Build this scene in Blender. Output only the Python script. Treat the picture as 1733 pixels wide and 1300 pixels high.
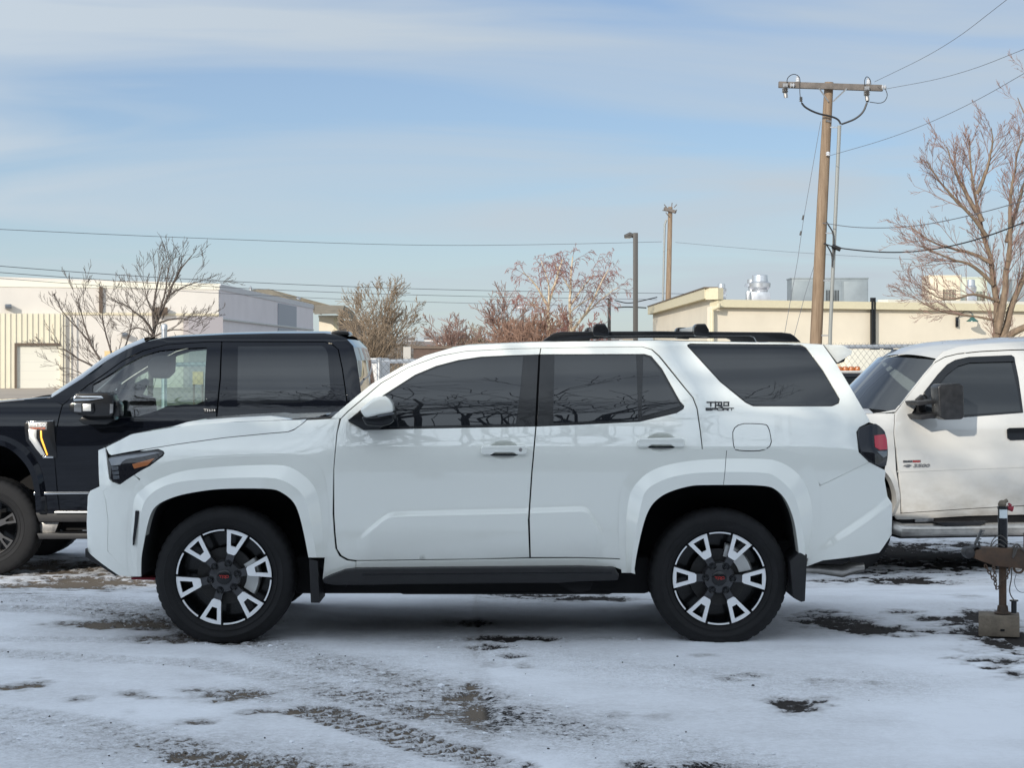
import bpy, bmesh, math, random
import numpy as np
from mathutils import Vector, Matrix
from mathutils.geometry import delaunay_2d_cdt

S = bpy.context.scene
for o in list(bpy.data.objects):
    bpy.data.objects.remove(o)
COL = S.collection
R = math.radians

# ---------------------------------------------------------------- camera
F, CX, HY, CH = 3234.0, 866.5, 610.0, 1.633      # focal length in photo pixels, centre column, horizon row, eye height
cam_d = bpy.data.cameras.new('camera'); cam = bpy.data.objects.new('camera', cam_d); COL.objects.link(cam)
cam.location = (0, 0, CH); cam.rotation_euler = (R(90), 0, 0)
cam_d.sensor_width = 36; cam_d.lens = F/1733*36; cam_d.shift_y = -(650-HY)/1733
cam_d.clip_start = .1; cam_d.clip_end = 6000
S.camera = cam

# ---------------------------------------------------------------- light
SUN_EL, SUN_AZ = 19.5, 27.0       # azimuth measured from straight behind the camera towards the left
SKY_STR, SUN_STR, EXPO = .085, 2.95, 0.40
S.view_settings.view_transform = 'Standard'; S.view_settings.look = 'None'
S.view_settings.exposure = EXPO; S.view_settings.gamma = 1
sd = Vector((-math.sin(R(SUN_AZ))*math.cos(R(SUN_EL)), -math.cos(R(SUN_AZ))*math.cos(R(SUN_EL)), math.sin(R(SUN_EL))))
sl = bpy.data.lights.new('sun', 'SUN'); sl.energy = SUN_STR; sl.angle = R(.53); sl.color = (1, .93, .82)
so = bpy.data.objects.new('sun', sl); COL.objects.link(so); so.location = sd*60
so.rotation_euler = sd.to_track_quat('Z', 'Y').to_euler()
w = bpy.data.worlds.new('World'); S.world = w; w.use_nodes = True
nt = w.node_tree; nt.nodes.clear(); NN = nt.nodes.new; LK = nt.links.new
sky = NN('ShaderNodeTexSky'); sky.sky_type = 'NISHITA'; sky.sun_disc = False
sky.sun_elevation = R(SUN_EL); sky.sun_rotation = math.atan2(sd.x, sd.y)
sky.altitude = 1000; sky.air_density = 1.0; sky.dust_density = .6; sky.ozone_density = 1.2
tc = NN('ShaderNodeTexCoord'); sep = NN('ShaderNodeSeparateXYZ'); LK(tc.outputs['Generated'], sep.inputs[0])
ab = NN('ShaderNodeMath'); ab.operation = 'ADD'; ab.inputs[1].default_value = .16; LK(sep.outputs[2], ab.inputs[0])
mx_ = NN('ShaderNodeMath'); mx_.operation = 'MAXIMUM'; mx_.inputs[1].default_value = .05; LK(ab.outputs[0], mx_.inputs[0])
dv = NN('ShaderNodeVectorMath'); dv.operation = 'DIVIDE'; LK(tc.outputs['Generated'], dv.inputs[0])
cb = NN('ShaderNodeCombineXYZ'); LK(mx_.outputs[0], cb.inputs[0]); LK(mx_.outputs[0], cb.inputs[1]); LK(mx_.outputs[0], cb.inputs[2]); LK(cb.outputs[0], dv.inputs[1])
mp = NN('ShaderNodeMapping'); mp.inputs['Scale'].default_value = (.42, .95, .0); mp.inputs['Rotation'].default_value = (0, 0, .22); mp.inputs['Location'].default_value = (3.1, 1.7, 0)
LK(dv.outputs[0], mp.inputs[0])
n1 = NN('ShaderNodeTexNoise'); n1.inputs['Scale'].default_value = 1.7; n1.inputs['Detail'].default_value = 7; n1.inputs['Roughness'].default_value = .47; n1.inputs['Distortion'].default_value = .9
LK(mp.outputs[0], n1.inputs['Vector'])
cr = NN('ShaderNodeValToRGB'); cr.color_ramp.elements[0].position = .33; cr.color_ramp.elements[1].position = .63
cr.color_ramp.elements[0].color = (.24, .24, .24, 1); cr.color_ramp.elements[1].color = (.92, .92, .92, 1); LK(n1.outputs['Fac'], cr.inputs[0])
mixc = NN('ShaderNodeMix'); mixc.data_type = 'RGBA'; 
hz_ = NN('ShaderNodeMapRange'); LK(sep.outputs[2], hz_.inputs[0]); hz_.inputs[1].default_value = 0; hz_.inputs[2].default_value = .16; hz_.inputs[3].default_value = .62; hz_.inputs[4].default_value = 0
hm_ = NN('ShaderNodeMath'); hm_.operation = 'MAXIMUM'; LK(cr.outputs[0], hm_.inputs[0]); LK(hz_.outputs[0], hm_.inputs[1]); LK(hm_.outputs[0], mixc.inputs['Factor']); 
tint = NN('ShaderNodeMix'); tint.data_type = 'RGBA'; tint.blend_type = 'MULTIPLY'; tint.inputs['Factor'].default_value = 1; LK(sky.outputs[0], tint.inputs['A']); tint.inputs['B'].default_value = (.63, .73, .90, 1)
LK(tint.outputs['Result'], mixc.inputs['A'])
# thin cloud scatters forward: brighter overhead and towards the sun, behind the camera
dt = NN('ShaderNodeVectorMath'); dt.operation = 'DOT_PRODUCT'; LK(tc.outputs['Generated'], dt.inputs[0]); dt.inputs[1].default_value = sd
f1 = NN('ShaderNodeMath'); f1.operation = 'MULTIPLY_ADD'; f1.inputs[1].default_value = .5; f1.inputs[2].default_value = .5; LK(dt.outputs['Value'], f1.inputs[0])
f2 = NN('ShaderNodeMath'); f2.operation = 'POWER'; f2.inputs[1].default_value = 1.6; LK(f1.outputs[0], f2.inputs[0])
f3 = NN('ShaderNodeMath'); f3.operation = 'MULTIPLY_ADD'; f3.inputs[1].default_value = 2.2; f3.inputs[2].default_value = .93; LK(f2.outputs[0], f3.inputs[0])
cv = NN('ShaderNodeVectorMath'); cv.operation = 'SCALE'; cv.inputs[0].default_value = (4.95, 5.6, 6.2); LK(f3.outputs[0], cv.inputs['Scale']); LK(cv.outputs[0], mixc.inputs['B'])
bg = NN('ShaderNodeBackground'); bg.inputs['Strength'].default_value = SKY_STR; LK(mixc.outputs['Result'], bg.inputs[0])
wo = NN('ShaderNodeOutputWorld'); LK(bg.outputs[0], wo.inputs[0])

# ---------------------------------------------------------------- helpers
def P(px, py, Y): return Vector(((px-CX)*Y/F, Y, CH+(HY-py)*Y/F))
def G(px, py, z=0.0):
    Y = (CH-z)*F/(py-HY); return Vector(((px-CX)*Y/F, Y, z))
def sst(a, b, x):
    t = max(0., min(1., (x-a)/(b-a))); return t*t*(3-2*t)

class Curve:                                  # monotone cubic through control points
    def __init__(s, pts):
        s.x = [p[0] for p in pts]; s.y = [p[1] for p in pts]; n = len(pts)
        d = [(s.y[i+1]-s.y[i])/(s.x[i+1]-s.x[i]) for i in range(n-1)]
        m = [d[0]]+[0 if d[i-1]*d[i] <= 0 else (d[i-1]+d[i])/2 for i in range(1, n-1)]+[d[-1]]
        for i in range(n-1):
            if d[i] == 0: m[i] = m[i+1] = 0
            else:
                a, b = m[i]/d[i], m[i+1]/d[i]; q = a*a+b*b
                if q > 9: t = 3/math.sqrt(q); m[i], m[i+1] = t*a*d[i], t*b*d[i]
        s.m = m
    def __call__(s, x):
        X = s.x
        if x <= X[0]: return s.y[0]+s.m[0]*(x-X[0])
        if x >= X[-1]: return s.y[-1]+s.m[-1]*(x-X[-1])
        i = 0
        while X[i+1] < x: i += 1
        h = X[i+1]-X[i]; t = (x-X[i])/h
        return ((1+2*t)*(1-t)**2*s.y[i]+t*(1-t)**2*h*s.m[i]+t*t*(3-2*t)*s.y[i+1]+t*t*(t-1)*h*s.m[i+1])

def link(name, me, mats, parent=None):
    o = bpy.data.objects.new(name, me); COL.objects.link(o)
    for m in (mats if isinstance(mats, (list, tuple)) else [mats]): me.materials.append(m)
    if parent is not None: o.parent = parent
    return o
def tag(o, label, cat, group=None, kind=None):
    if label: o['label'] = label
    if cat: o['category'] = cat
    if group: o['group'] = group
    if kind: o['kind'] = kind
    return o
def thing(name, label, cat, loc=(0, 0, 0), rz=0, group=None):
    o = bpy.data.objects.new(name, None); COL.objects.link(o); o.location = loc; o.rotation_euler = (0, 0, rz)
    o.empty_display_size = .2
    return tag(o, label, cat, group)
def structure(o): o['kind'] = 'structure'; return o

class MB:
    def __init__(s): s.v = []; s.f = []
    def add(s, vs, fs):
        b = len(s.v); s.v += [tuple(v) for v in vs]; s.f += [tuple(i+b for i in f) for f in fs]; return s
    def box(s, c, d, M=None):
        x, y, z = d[0]/2, d[1]/2, d[2]/2
        vs = [Vector((a, b, e)) for a in (-x, x) for b in (-y, y) for e in (-z, z)]
        if M is not None: vs = [M @ v for v in vs]
        vs = [v+Vector(c) for v in vs]
        return s.add(vs, [(0, 1, 3, 2), (4, 6, 7, 5), (0, 4, 5, 1), (2, 3, 7, 6), (0, 2, 6, 4), (1, 5, 7, 3)])
    def tube(s, pts, rad, n=8, cap=True):
        pts = [Vector(p) for p in pts]; k = len(pts)
        if not isinstance(rad, (list, tuple)): rad = [rad]*k
        vs = []; fs = []; a = None
        for i, p in enumerate(pts):
            t = (pts[min(i+1, k-1)]-pts[max(i-1, 0)])
            t = t.normalized() if t.length > 1e-9 else Vector((0, 0, 1))
            if a is None: a = t.orthogonal().normalized()
            else:
                a = a-t*a.dot(t); a = a.normalized() if a.length > 1e-6 else t.orthogonal().normalized()
            b = t.cross(a)
            for j in range(n):
                q = 2*math.pi*j/n; vs.append(p+(a*math.cos(q)+b*math.sin(q))*rad[i])
        for i in range(k-1):
            for j in range(n):
                j2 = (j+1) % n; fs.append((i*n+j, i*n+j2, (i+1)*n+j2, (i+1)*n+j))
        if cap: fs += [tuple(range(n))[::-1], tuple((k-1)*n+j for j in range(n))]
        return s.add(vs, fs)
    def lathe(s, prof, n=48, c=(0, 0, 0), axis='y', a0=0, a1=2*math.pi):
        full = abs(a1-a0-2*math.pi) < 1e-6; m = n if full else n+1; vs = []; fs = []; k = len(prof)
        for j in range(m):
            q = a0+(a1-a0)*j/n; co, si = math.cos(q), math.sin(q)
            for r, h in prof:
                p = (r*co, h, r*si) if axis == 'y' else ((r*co, r*si, h) if axis == 'z' else (h, r*co, r*si))
                vs.append(Vector(p)+Vector(c))
        for j in range(n):
            j2 = (j+1) % m
            for i in range(k-1): fs.append((j*k+i, j2*k+i, j2*k+i+1, j*k+i+1))
        return s.add(vs, fs)
    def prism(s, poly, y0, y1, M=None):        # polygon in x,z extruded along y
        n = len(poly); vs = [Vector((a, y0, b)) for a, b in poly]+[Vector((a, y1, b)) for a, b in poly]
        if M is not None: vs = [M @ v for v in vs]
        return s.add(vs, [tuple(range(n)), tuple(range(2*n-1, n-1, -1))]+[(i, n+i, n+(i+1) % n, (i+1) % n) for i in range(n)])
    def build(s, name, mats, parent=None, angle=35, bevel=0, seg=2, flat=False, recalc=True):
        me = bpy.data.meshes.new(name); me.from_pydata(s.v, [], s.f); me.validate()
        if recalc or bevel:
            bm = bmesh.new(); bm.from_mesh(me)
            if recalc: bmesh.ops.recalc_face_normals(bm, faces=bm.faces)
            if bevel:
                es = [e for e in bm.edges if len(e.link_faces) == 2 and e.calc_face_angle(0) > R(30)]
                bmesh.ops.bevel(bm, geom=es, offset=bevel, segments=seg, affect='EDGES', profile=.6, clamp_overlap=True)
            bm.to_mesh(me); bm.free()
        if not flat:
            me.shade_smooth(); me.set_sharp_from_angle(angle=R(angle))
        return link(name, me, mats, parent)

def resample(pts, n):
    pts = [Vector(p) for p in pts]; L = [0]
    for a, b in zip(pts, pts[1:]): L.append(L[-1]+(b-a).length)
    out = []; j = 0
    for i in range(n):
        t = L[-1]*i/(n-1)
        while j < len(pts)-2 and L[j+1] < t: j += 1
        d = L[j+1]-L[j]; out.append(pts[j].lerp(pts[j+1], (t-L[j])/d if d else 0))
    return out
def smooth_line(pts, it=2, closed=False):
    for _ in range(it):
        o = []; n = len(pts)
        if not closed: o.append(pts[0])
        for i in range(n if closed else n-1):
            a, b = pts[i], pts[(i+1) % n]
            o.append(tuple(.75*x+.25*y for x, y in zip(a, b))); o.append(tuple(.25*x+.75*y for x, y in zip(a, b)))
        if not closed: o.append(pts[-1])
        pts = o
    return pts
def inside(px, pz, poly):
    r = np.zeros(px.shape, bool); n = len(poly); j = n-1
    for i in range(n):
        xi, zi = poly[i]; xj, zj = poly[j]
        if zi != zj:
            c = ((zi > pz) != (zj > pz)) & (px < (xj-xi)*(pz-zi)/(zj-zi)+xi); r ^= c
        j = i
    return r
def seg_dist(px, pz, poly, closed=True):
    d = np.full(px.shape, 1e9); n = len(poly)
    for i in range(n if closed else n-1):
        ax, az = poly[i]; bx, bz = poly[(i+1) % n]; vx, vz = bx-ax, bz-az; l = vx*vx+vz*vz
        t = np.clip(((px-ax)*vx+(pz-az)*vz)/l, 0, 1) if l > 1e-12 else 0
        d = np.minimum(d, np.hypot(px-ax-t*vx, pz-az-t*vz))
    return d
def densify(poly, step, closed=True):
    o = []; n = len(poly)
    for i in range(n if closed else n-1):
        a, b = poly[i], poly[(i+1) % n]; k = max(1, int(math.ceil(math.hypot(b[0]-a[0], b[1]-a[1])/step)))
        o += [(a[0]+(b[0]-a[0])*t/k, a[1]+(b[1]-a[1])*t/k) for t in range(k)]
    if not closed: o.append(poly[-1])
    return o
def area(p): return sum(p[i][0]*p[(i+1) % len(p)][1]-p[(i+1) % len(p)][0]*p[i][1] for i in range(len(p)))/2
def offset(poly, d):                           # moves every vertex to the left of travel (inside, when counter-clockwise)
    n = len(poly); o = []
    for i in range(n):
        a, b, c = poly[i-1], poly[i], poly[(i+1) % n]
        e1 = Vector((b[0]-a[0], b[1]-a[1])); e2 = Vector((c[0]-b[0], c[1]-b[1]))
        if e1.length < 1e-9 or e2.length < 1e-9: o.append(b); continue
        e1.normalize(); e2.normalize(); m = Vector((-e1.y-e2.y, e1.x+e2.x))
        if m.length < 1e-6: o.append(b); continue
        m.normalize(); k = d/max(.5, m.dot(Vector((-e1.y, e1.x))))
        o.append((b[0]+m.x*k, b[1]+m.y*k))
    return o
def tri(outer, holes, extra):
    vs = []; es = []
    for lp in [outer]+holes:
        b = len(vs); vs += lp; es += [(b+i, b+(i+1) % len(lp)) for i in range(len(lp))]
    vs += extra
    r = delaunay_2d_cdt([Vector(v) for v in vs], es, [], 0, 1e-7)
    V = [(v.x, v.y) for v in r[0]]; fs = r[2]
    c = np.array([[sum(V[i][0] for i in f)/len(f), sum(V[i][1] for i in f)/len(f)] for f in fs])
    ok = inside(c[:, 0], c[:, 1], outer)
    for h in holes: ok &= ~inside(c[:, 0], c[:, 1], h)
    return V, [f for f, k in zip(fs, ok) if k], r[3]
def flat_prism(mb, outer, holes, y0, y1, M=None):   # plate with holes in the x,z plane
    if area(outer) < 0: outer = outer[::-1]
    V, fs, _ = tri(outer, holes, []); b = [Vector((x, y0, z)) for x, z in V]
    if M is not None: b = [M @ v for v in b]
    mb.add(b, fs)
    for lp in [outer]+holes:
        n = len(lp); vs = [Vector((x, y0, z)) for x, z in lp]+[Vector((x, y1, z)) for x, z in lp]
        if M is not None: vs = [M @ v for v in vs]
        mb.add(vs, [(i, (i+1) % n, n+(i+1) % n, n+i) for i in range(n)])

# ---------------------------------------------------------------- materials
def mat(name, col, rough=.6, metal=0, coat=0, spec=.5, var=0, vscale=8, bump=0, bscale=60, emit=None, estr=1, detail=5, col2=None, stretch=None, croug=.03):
    m = bpy.data.materials.new(name); m.use_nodes = True; t = m.node_tree; b = t.nodes['Principled BSDF']
    b.inputs['Base Color'].default_value = (*col, 1); b.inputs['Roughness'].default_value = rough; b.inputs['Metallic'].default_value = metal
    b.inputs['Coat Weight'].default_value = coat; b.inputs['Coat Roughness'].default_value = croug; b.inputs['Specular IOR Level'].default_value = spec
    if var or bump or col2:
        c = t.nodes.new('ShaderNodeTexCoord'); mpn = t.nodes.new('ShaderNodeMapping'); t.links.new(c.outputs['Object'], mpn.inputs[0])
        if stretch: mpn.inputs['Scale'].default_value = stretch
    if var or col2:
        n = t.nodes.new('ShaderNodeTexNoise'); n.inputs['Scale'].default_value = vscale; n.inputs['Detail'].default_value = detail; n.inputs['Roughness'].default_value = .62
        t.links.new(mpn.outputs[0], n.inputs['Vector'])
        r = t.nodes.new('ShaderNodeValToRGB'); r.color_ramp.elements[0].position = .3; r.color_ramp.elements[1].position = .7
        c2 = col2 if col2 else tuple(min(1, x*(1+var)) for x in col); c1 = col if col2 else tuple(x*(1-var) for x in col)
        r.color_ramp.elements[0].color = (*c1, 1); r.color_ramp.elements[1].color = (*c2, 1)
        t.links.new(n.outputs['Fac'], r.inputs[0]); t.links.new(r.outputs[0], b.inputs['Base Color'])
        a = t.nodes.new('ShaderNodeMath'); a.operation = 'MULTIPLY_ADD'; a.inputs[1].default_value = .25*min(1, rough*2); a.inputs[2].default_value = max(.0, rough-.12*min(1, rough*2))
        t.links.new(n.outputs['Fac'], a.inputs[0]); t.links.new(a.outputs[0], b.inputs['Roughness'])
    if bump:
        n = t.nodes.new('ShaderNodeTexNoise'); n.inputs['Scale'].default_value = bscale; n.inputs['Detail'].default_value = 4
        t.links.new(mpn.outputs[0], n.inputs['Vector'])
        bn = t.nodes.new('ShaderNodeBump'); bn.inputs['Strength'].default_value = min(1, bump); bn.inputs['Distance'].default_value = .01
        t.links.new(n.outputs['Fac'], bn.inputs['Height']); t.links.new(bn.outputs[0], b.inputs['Normal'])
    if emit:
        b.inputs['Emission Color'].default_value = (*emit, 1); b.inputs['Emission Strength'].default_value = estr
    return m
def glass(name, tint, gloss_col=(1, 1, 1), rough=.01):
    m = bpy.data.materials.new(name); m.use_nodes = True; t = m.node_tree; t.nodes.clear()
    tr = t.nodes.new('ShaderNodeBsdfTransparent'); tr.inputs[0].default_value = (*tint, 1)
    gl = t.nodes.new('ShaderNodeBsdfGlossy'); gl.inputs['Roughness'].default_value = rough; gl.inputs['Color'].default_value = (*gloss_col, 1)
    fr = t.nodes.new('ShaderNodeFresnel'); fr.inputs[0].default_value = 1.52
    ml = t.nodes.new('ShaderNodeMath'); ml.operation = 'MULTIPLY_ADD'; ml.inputs[1].default_value = 1.6; ml.inputs[2].default_value = .02; t.links.new(fr.outputs[0], ml.inputs[0])
    mi = t.nodes.new('ShaderNodeMixShader'); t.links.new(ml.outputs[0], mi.inputs[0]); t.links.new(tr.outputs[0], mi.inputs[1]); t.links.new(gl.outputs[0], mi.inputs[2])
    ou = t.nodes.new('ShaderNodeOutputMaterial'); t.links.new(mi.outputs[0], ou.inputs[0]); return m
def paint(name, col, dirt=None, dirt_top=.5, ior=1.6, metal=0., amt=1.):
    m = mat(name, col, .35, metal, 1, .15); t = m.node_tree; b = t.nodes['Principled BSDF']; b.inputs['Coat IOR'].default_value = ior; b.inputs['Coat Roughness'].default_value = .015
    if dirt:                                     # road film, thicker towards the sills
        c = t.nodes.new('ShaderNodeTexCoord'); s = t.nodes.new('ShaderNodeSeparateXYZ'); t.links.new(c.outputs['Object'], s.inputs[0])
        mr = t.nodes.new('ShaderNodeMapRange'); mr.inputs[1].default_value = dirt_top; mr.inputs[2].default_value = dirt_top-.45; t.links.new(s.outputs[2], mr.inputs[0])
        mpn = t.nodes.new('ShaderNodeMapping'); mpn.inputs['Scale'].default_value = (2, 2, 4); t.links.new(c.outputs['Object'], mpn.inputs[0])
        n = t.nodes.new('ShaderNodeTexNoise'); n.inputs['Scale'].default_value = 2.2; n.inputs['Detail'].default_value = 8; n.inputs['Roughness'].default_value = .65; t.links.new(mpn.outputs[0], n.inputs['Vector'])
        mu = t.nodes.new('ShaderNodeMath'); mu.operation = 'MULTIPLY'; t.links.new(mr.outputs[0], mu.inputs[0])
        rp = t.nodes.new('ShaderNodeMapRange'); rp.inputs[1].default_value = .25; rp.inputs[2].default_value = .85; rp.inputs[4].default_value = amt; t.links.new(n.outputs['Fac'], rp.inputs[0]); t.links.new(rp.outputs[0], mu.inputs[1])
        mi = t.nodes.new('ShaderNodeMix'); mi.data_type = 'RGBA'; t.links.new(mu.outputs[0], mi.inputs['Factor']); mi.inputs['A'].default_value = (*col, 1); mi.inputs['B'].default_value = (*dirt, 1)
        t.links.new(mi.outputs['Result'], b.inputs['Base Color'])
        iv = t.nodes.new('ShaderNodeMath'); iv.operation = 'MULTIPLY_ADD'; iv.inputs[1].default_value = -.9; iv.inputs[2].default_value = 1; t.links.new(mu.outputs[0], iv.inputs[0]); t.links.new(iv.outputs[0], b.inputs['Coat Weight'])
    return m

M_WHITE = paint('pearl_white_paint', (.81, .82, .765), (.42, .40, .37), .66, ior=1.9, amt=.55)
M_CREAM = paint('work_truck_white_paint', (.57, .56, .53), (.26, .23, .19), .95)
M_BLACKP = paint('black_paint', (.004, .005, .008), (.03, .028, .026), .5, ior=1.42)
M_BLACKP.node_tree.nodes['Principled BSDF'].inputs['Specular IOR Level'].default_value = .0
M_TRIM = mat('black_trim', (.007, .008, .010), .25, coat=.3, spec=.3)
M_PLAST = mat('textured_black_plastic', (.009, .009, .0105), .5, var=.25, vscale=14, bump=.15, bscale=500)
M_DARK = mat('dark_underbody', (.006, .006, .007), .9)
M_TINT = mat('privacy_glass', (.010, .012, .015), .008, spec=.62)
M_TINT2 = mat('smoked_glass', (.016, .019, .022), .02, spec=.6)
M_GLASS = glass('clear_side_glass', (.60, .73, .69))
M_SHIELD = glass('windscreen_glass', (.33, .42, .45), rough=.012)
M_TYRE = mat('tyre_rubber', (.011, .011, .012), .72, spec=.3, var=.35, vscale=9, bump=.12, bscale=200)
M_GUN = mat('gunmetal_wheel', (.050, .051, .056), .38, .5, coat=.5)
M_MACH = mat('machined_alloy', (.86, .87, .88), .3, .2, coat=.5)
M_STEEL = mat('brake_steel', (.34, .33, .32), .38, .9, var=.25, vscale=30)
M_DISC = mat('dark_brake_disc', (.05, .049, .048), .45, .8, var=.2, vscale=30)
M_CHROME = mat('chrome', (.72, .72, .72), .1, 1)
M_RED = mat('red_lens', (.52, .02, .045), .2, coat=.6)
M_SMOKE = mat('smoked_lens', (.012, .012, .015), .05, coat=.2)
M_AMBER = mat('amber_lens', (.36, .11, .025), .3, coat=.6)
M_LAMP = mat('clear_lamp_glass', (.13, .14, .155), .08, .3, coat=1)
M_LED = mat('lit_amber_strip', (.8, .4, .05), .3, emit=(1, .45, .06), estr=.9)
M_REDP = mat('red_paint_part', (.30, .015, .03), .5)
M_TEXTW = mat('white_lettering', (.75, .75, .74), .4)
M_TEXTR = mat('red_lettering', (.42, .03, .025), .45)
M_TEXTK = mat('black_lettering', (.010, .012, .016), .3)
M_TEXTO = mat('orange_lettering', (.55, .12, .04), .45)
M_ALU = mat('satin_aluminium', (.60, .60, .58), .32, .6)
M_SEAT = mat('seat_fabric', (.05, .055, .058), .85, var=.2)
M_SILL = mat('dusty_chrome_tube', (.42, .40, .37), .3, .75, var=.35, vscale=6)

# ---------------------------------------------------------------- vehicles
class Veh:
    def __init__(s, name, label, cat, org, yaw, W):
        s.o = Vector(org); s.yaw = yaw; s.W = W
        s.u = Vector((math.cos(yaw), math.sin(yaw), 0)); s.n = Vector((math.sin(yaw), -math.cos(yaw), 0))
        s.root = thing(name, label, cat, org, yaw)
    def ray(s, px, py, wv):
        d = Vector(((px-CX)/F, 1, (HY-py)/F)); c = Vector((0, 0, CH))
        t = (wv-(c-s.o).dot(s.n))/d.dot(s.n); p = c+d*t-s.o; return p.dot(s.u), p.z
    def uz(s, px, py, wv=None, dw=0):
        if wv is not None: return s.ray(px, py, wv)
        a = .9
        for _ in range(7): u, z = s.ray(px, py, a); a = .5*a+.5*(s.W(u, z)+dw)
        return s.ray(px, py, a)
    def p3(s, px, py, wv=None, dw=0):
        u, z = s.uz(px, py, wv, dw); return Vector((u, -(wv if wv is not None else s.W(u, z)+dw), z))
    def poly(s, pts, wv=None, dw=0): return [s.uz(p[0], p[1], wv, dw) for p in pts]
    def nrm(s, u, z, W):
        e = .004; du = (W(u+e, z)-W(u-e, z))/(2*e); dz = (W(u, z+e)-W(u, z-e))/(2*e)
        return Vector((-du, -1, -dz)).normalized()
    def panel(s, name, pts, m, parent=None, dw=0, res=.03, holes=(), bev=.0025, depth=.03, lines=(), both=True, W=None, rnd=0, grow=.0032):
        W = W or s.W
        if rnd: pts = smooth_line(pts, rnd, True)
        out = densify(s.poly(pts, dw=dw), res); hs = [densify(s.poly(h, dw=dw), res)[::-1 if area(s.poly(h)) > 0 else 1] for h in holes]
        if area(out) < 0: out = out[::-1]
        if grow and dw == 0: out = offset(out, -grow)
        ins = offset(out, bev); ih = [offset(h, bev) for h in hs]
        a = np.array(ins); x0, z0 = a.min(0); x1, z1 = a.max(0)
        gx, gz = np.meshgrid(np.arange(x0+res/2, x1, res), np.arange(z0+res/2, z1, res*.8)); gx[::2] += res/2; gx = gx.ravel(); gz = gz.ravel()
        ok = inside(gx, gz, ins) & (seg_dist(gx, gz, ins) > res*.45)
        for h in ih: ok &= ~inside(gx, gz, h) & (seg_dist(gx, gz, h) > res*.45)
        for ln, _ in lines: ok &= seg_dist(gx, gz, ln, False) > .035
        ex = list(zip(gx[ok], gz[ok]))
        for ln, offs in lines:
            dl = densify(ln, res*.6, False); L = len(dl)
            for of in offs:
                q = []
                for i in range(L):
                    t = Vector(dl[min(i+1, L-1)])-Vector(dl[max(i-1, 0)]); t = t.normalized() if t.length else Vector((1, 0))
                    q.append((dl[i][0]-t.y*of, dl[i][1]+t.x*of))
                qa = np.array(q); k = inside(qa[:, 0], qa[:, 1], ins) & (seg_dist(qa[:, 0], qa[:, 1], ins) > .006)
                ex += [p for p, f in zip(q, k) if f]
        V, fs, _ = tri(ins, ih, ex)
        vs = []; ns = []; ff = []
        for u, z in V: vs.append((u, -(W(u, z)+dw), z)); ns.append(s.nrm(u, z, W))
        ff += [tuple(f) if False else tuple(f) for f in fs]
        for outer, inner in zip([out]+hs, [ins]+ih):
            n = len(outer); b = len(vs)
            for (u, z), (iu, iz) in zip(inner, outer):     # inner ring, rim ring, back ring
                vs.append((u, -(W(u, z)+dw), z)); ns.append(s.nrm(u, z, W))
            for (u, z), (iu, iz) in zip(outer, inner):
                vs.append((u, -(W(u, z)+dw-bev), z)); g = s.nrm(u, z, W)+Vector((u-iu, 0, z-iz)).normalized()*1.3; ns.append(g.normalized())
            for (u, z), (iu, iz) in zip(outer, inner):
                vs.append((u, -(W(u, z)+dw-depth), z)); ns.append(Vector((u-iu, -.2, z-iz)).normalized())
            for i in range(n):
                j = (i+1) % n
                ff += [(b+i, b+n+i, b+n+j, b+j), (b+n+i, b+2*n+i, b+2*n+j, b+n+j)]
        me = bpy.data.meshes.new(name); me.from_pydata(vs, [], ff)
        # make every face look away from the body
        flip = []
        for p in me.polygons:
            nn = sum((ns[i] for i in p.vertices), Vector())
            if p.normal.dot(nn) < 0: flip.append(p.index)
        if flip:
            bm = bmesh.new(); bm.from_mesh(me); bm.faces.ensure_lookup_table(); bmesh.ops.reverse_faces(bm, faces=[bm.faces[i] for i in flip]); bm.to_mesh(me); bm.free()
        me.shade_smooth(); me.normals_split_custom_set_from_vertices(ns)
        o = link(name, me, m, parent or s.root)
        if both:
            m2 = me.copy(); co = np.empty(len(m2.vertices)*3, np.float32); m2.vertices.foreach_get('co', co); co[1::3] *= -1; m2.vertices.foreach_set('co', co)
            m2.flip_normals(); m2.update(); m2.normals_split_custom_set_from_vertices([(n.x, -n.y, n.z) for n in ns])
            o2 = bpy.data.objects.new(name, m2); COL.objects.link(o2); o2.parent = parent or s.root
        return o
    def slab(s, name, pts, w0, w1, m, parent=None, bev=.004, both=False, seg=2, rnd=0):   # side outline extruded across the vehicle
        if rnd: pts = smooth_line(pts, rnd, True)
        q = s.poly(pts, wv=w1); mb = MB(); mb.prism(q, -w0, -w1)
        o = mb.build(name, m, parent or s.root, bevel=bev, seg=seg)
        if both:
            mb = MB(); mb.prism(q, w0, w1); mb.build(name, m, parent or s.root, bevel=bev, seg=seg)
        return o
    def bridge(s, name, pts, m, parent=None, bulge=(0, 0), dw=0, n=17, k=24, power=2.2, inset=0):   # surface from the near edge over to the far edge
        e = [s.p3(p[0], p[1], dw=dw) for p in pts]; e = resample(e, k); vs = []; fs = []
        for q in e:
            wv = -q.y-inset
            for i in range(n):
                t = -1+2*i/(n-1); a = 1-abs(t)**power; vs.append((q.x+bulge[0]*a, wv*t, q.z+bulge[1]*a))
        for i in range(k-1):
            for j in range(n-1): fs.append((i*n+j, i*n+j+1, (i+1)*n+j+1, (i+1)*n+j))
        mb = MB(); mb.add(vs, fs); o = mb.build(name, m, parent or s.root, angle=50, recalc=False)
        me = o.data
        c = sum((p.center for p in me.polygons), Vector())/len(me.polygons); nn = sum((p.normal for p in me.polygons), Vector())
        if nn.dot(c-Vector((0, 0, .8))) < 0: me.flip_normals()
        return o
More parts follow.
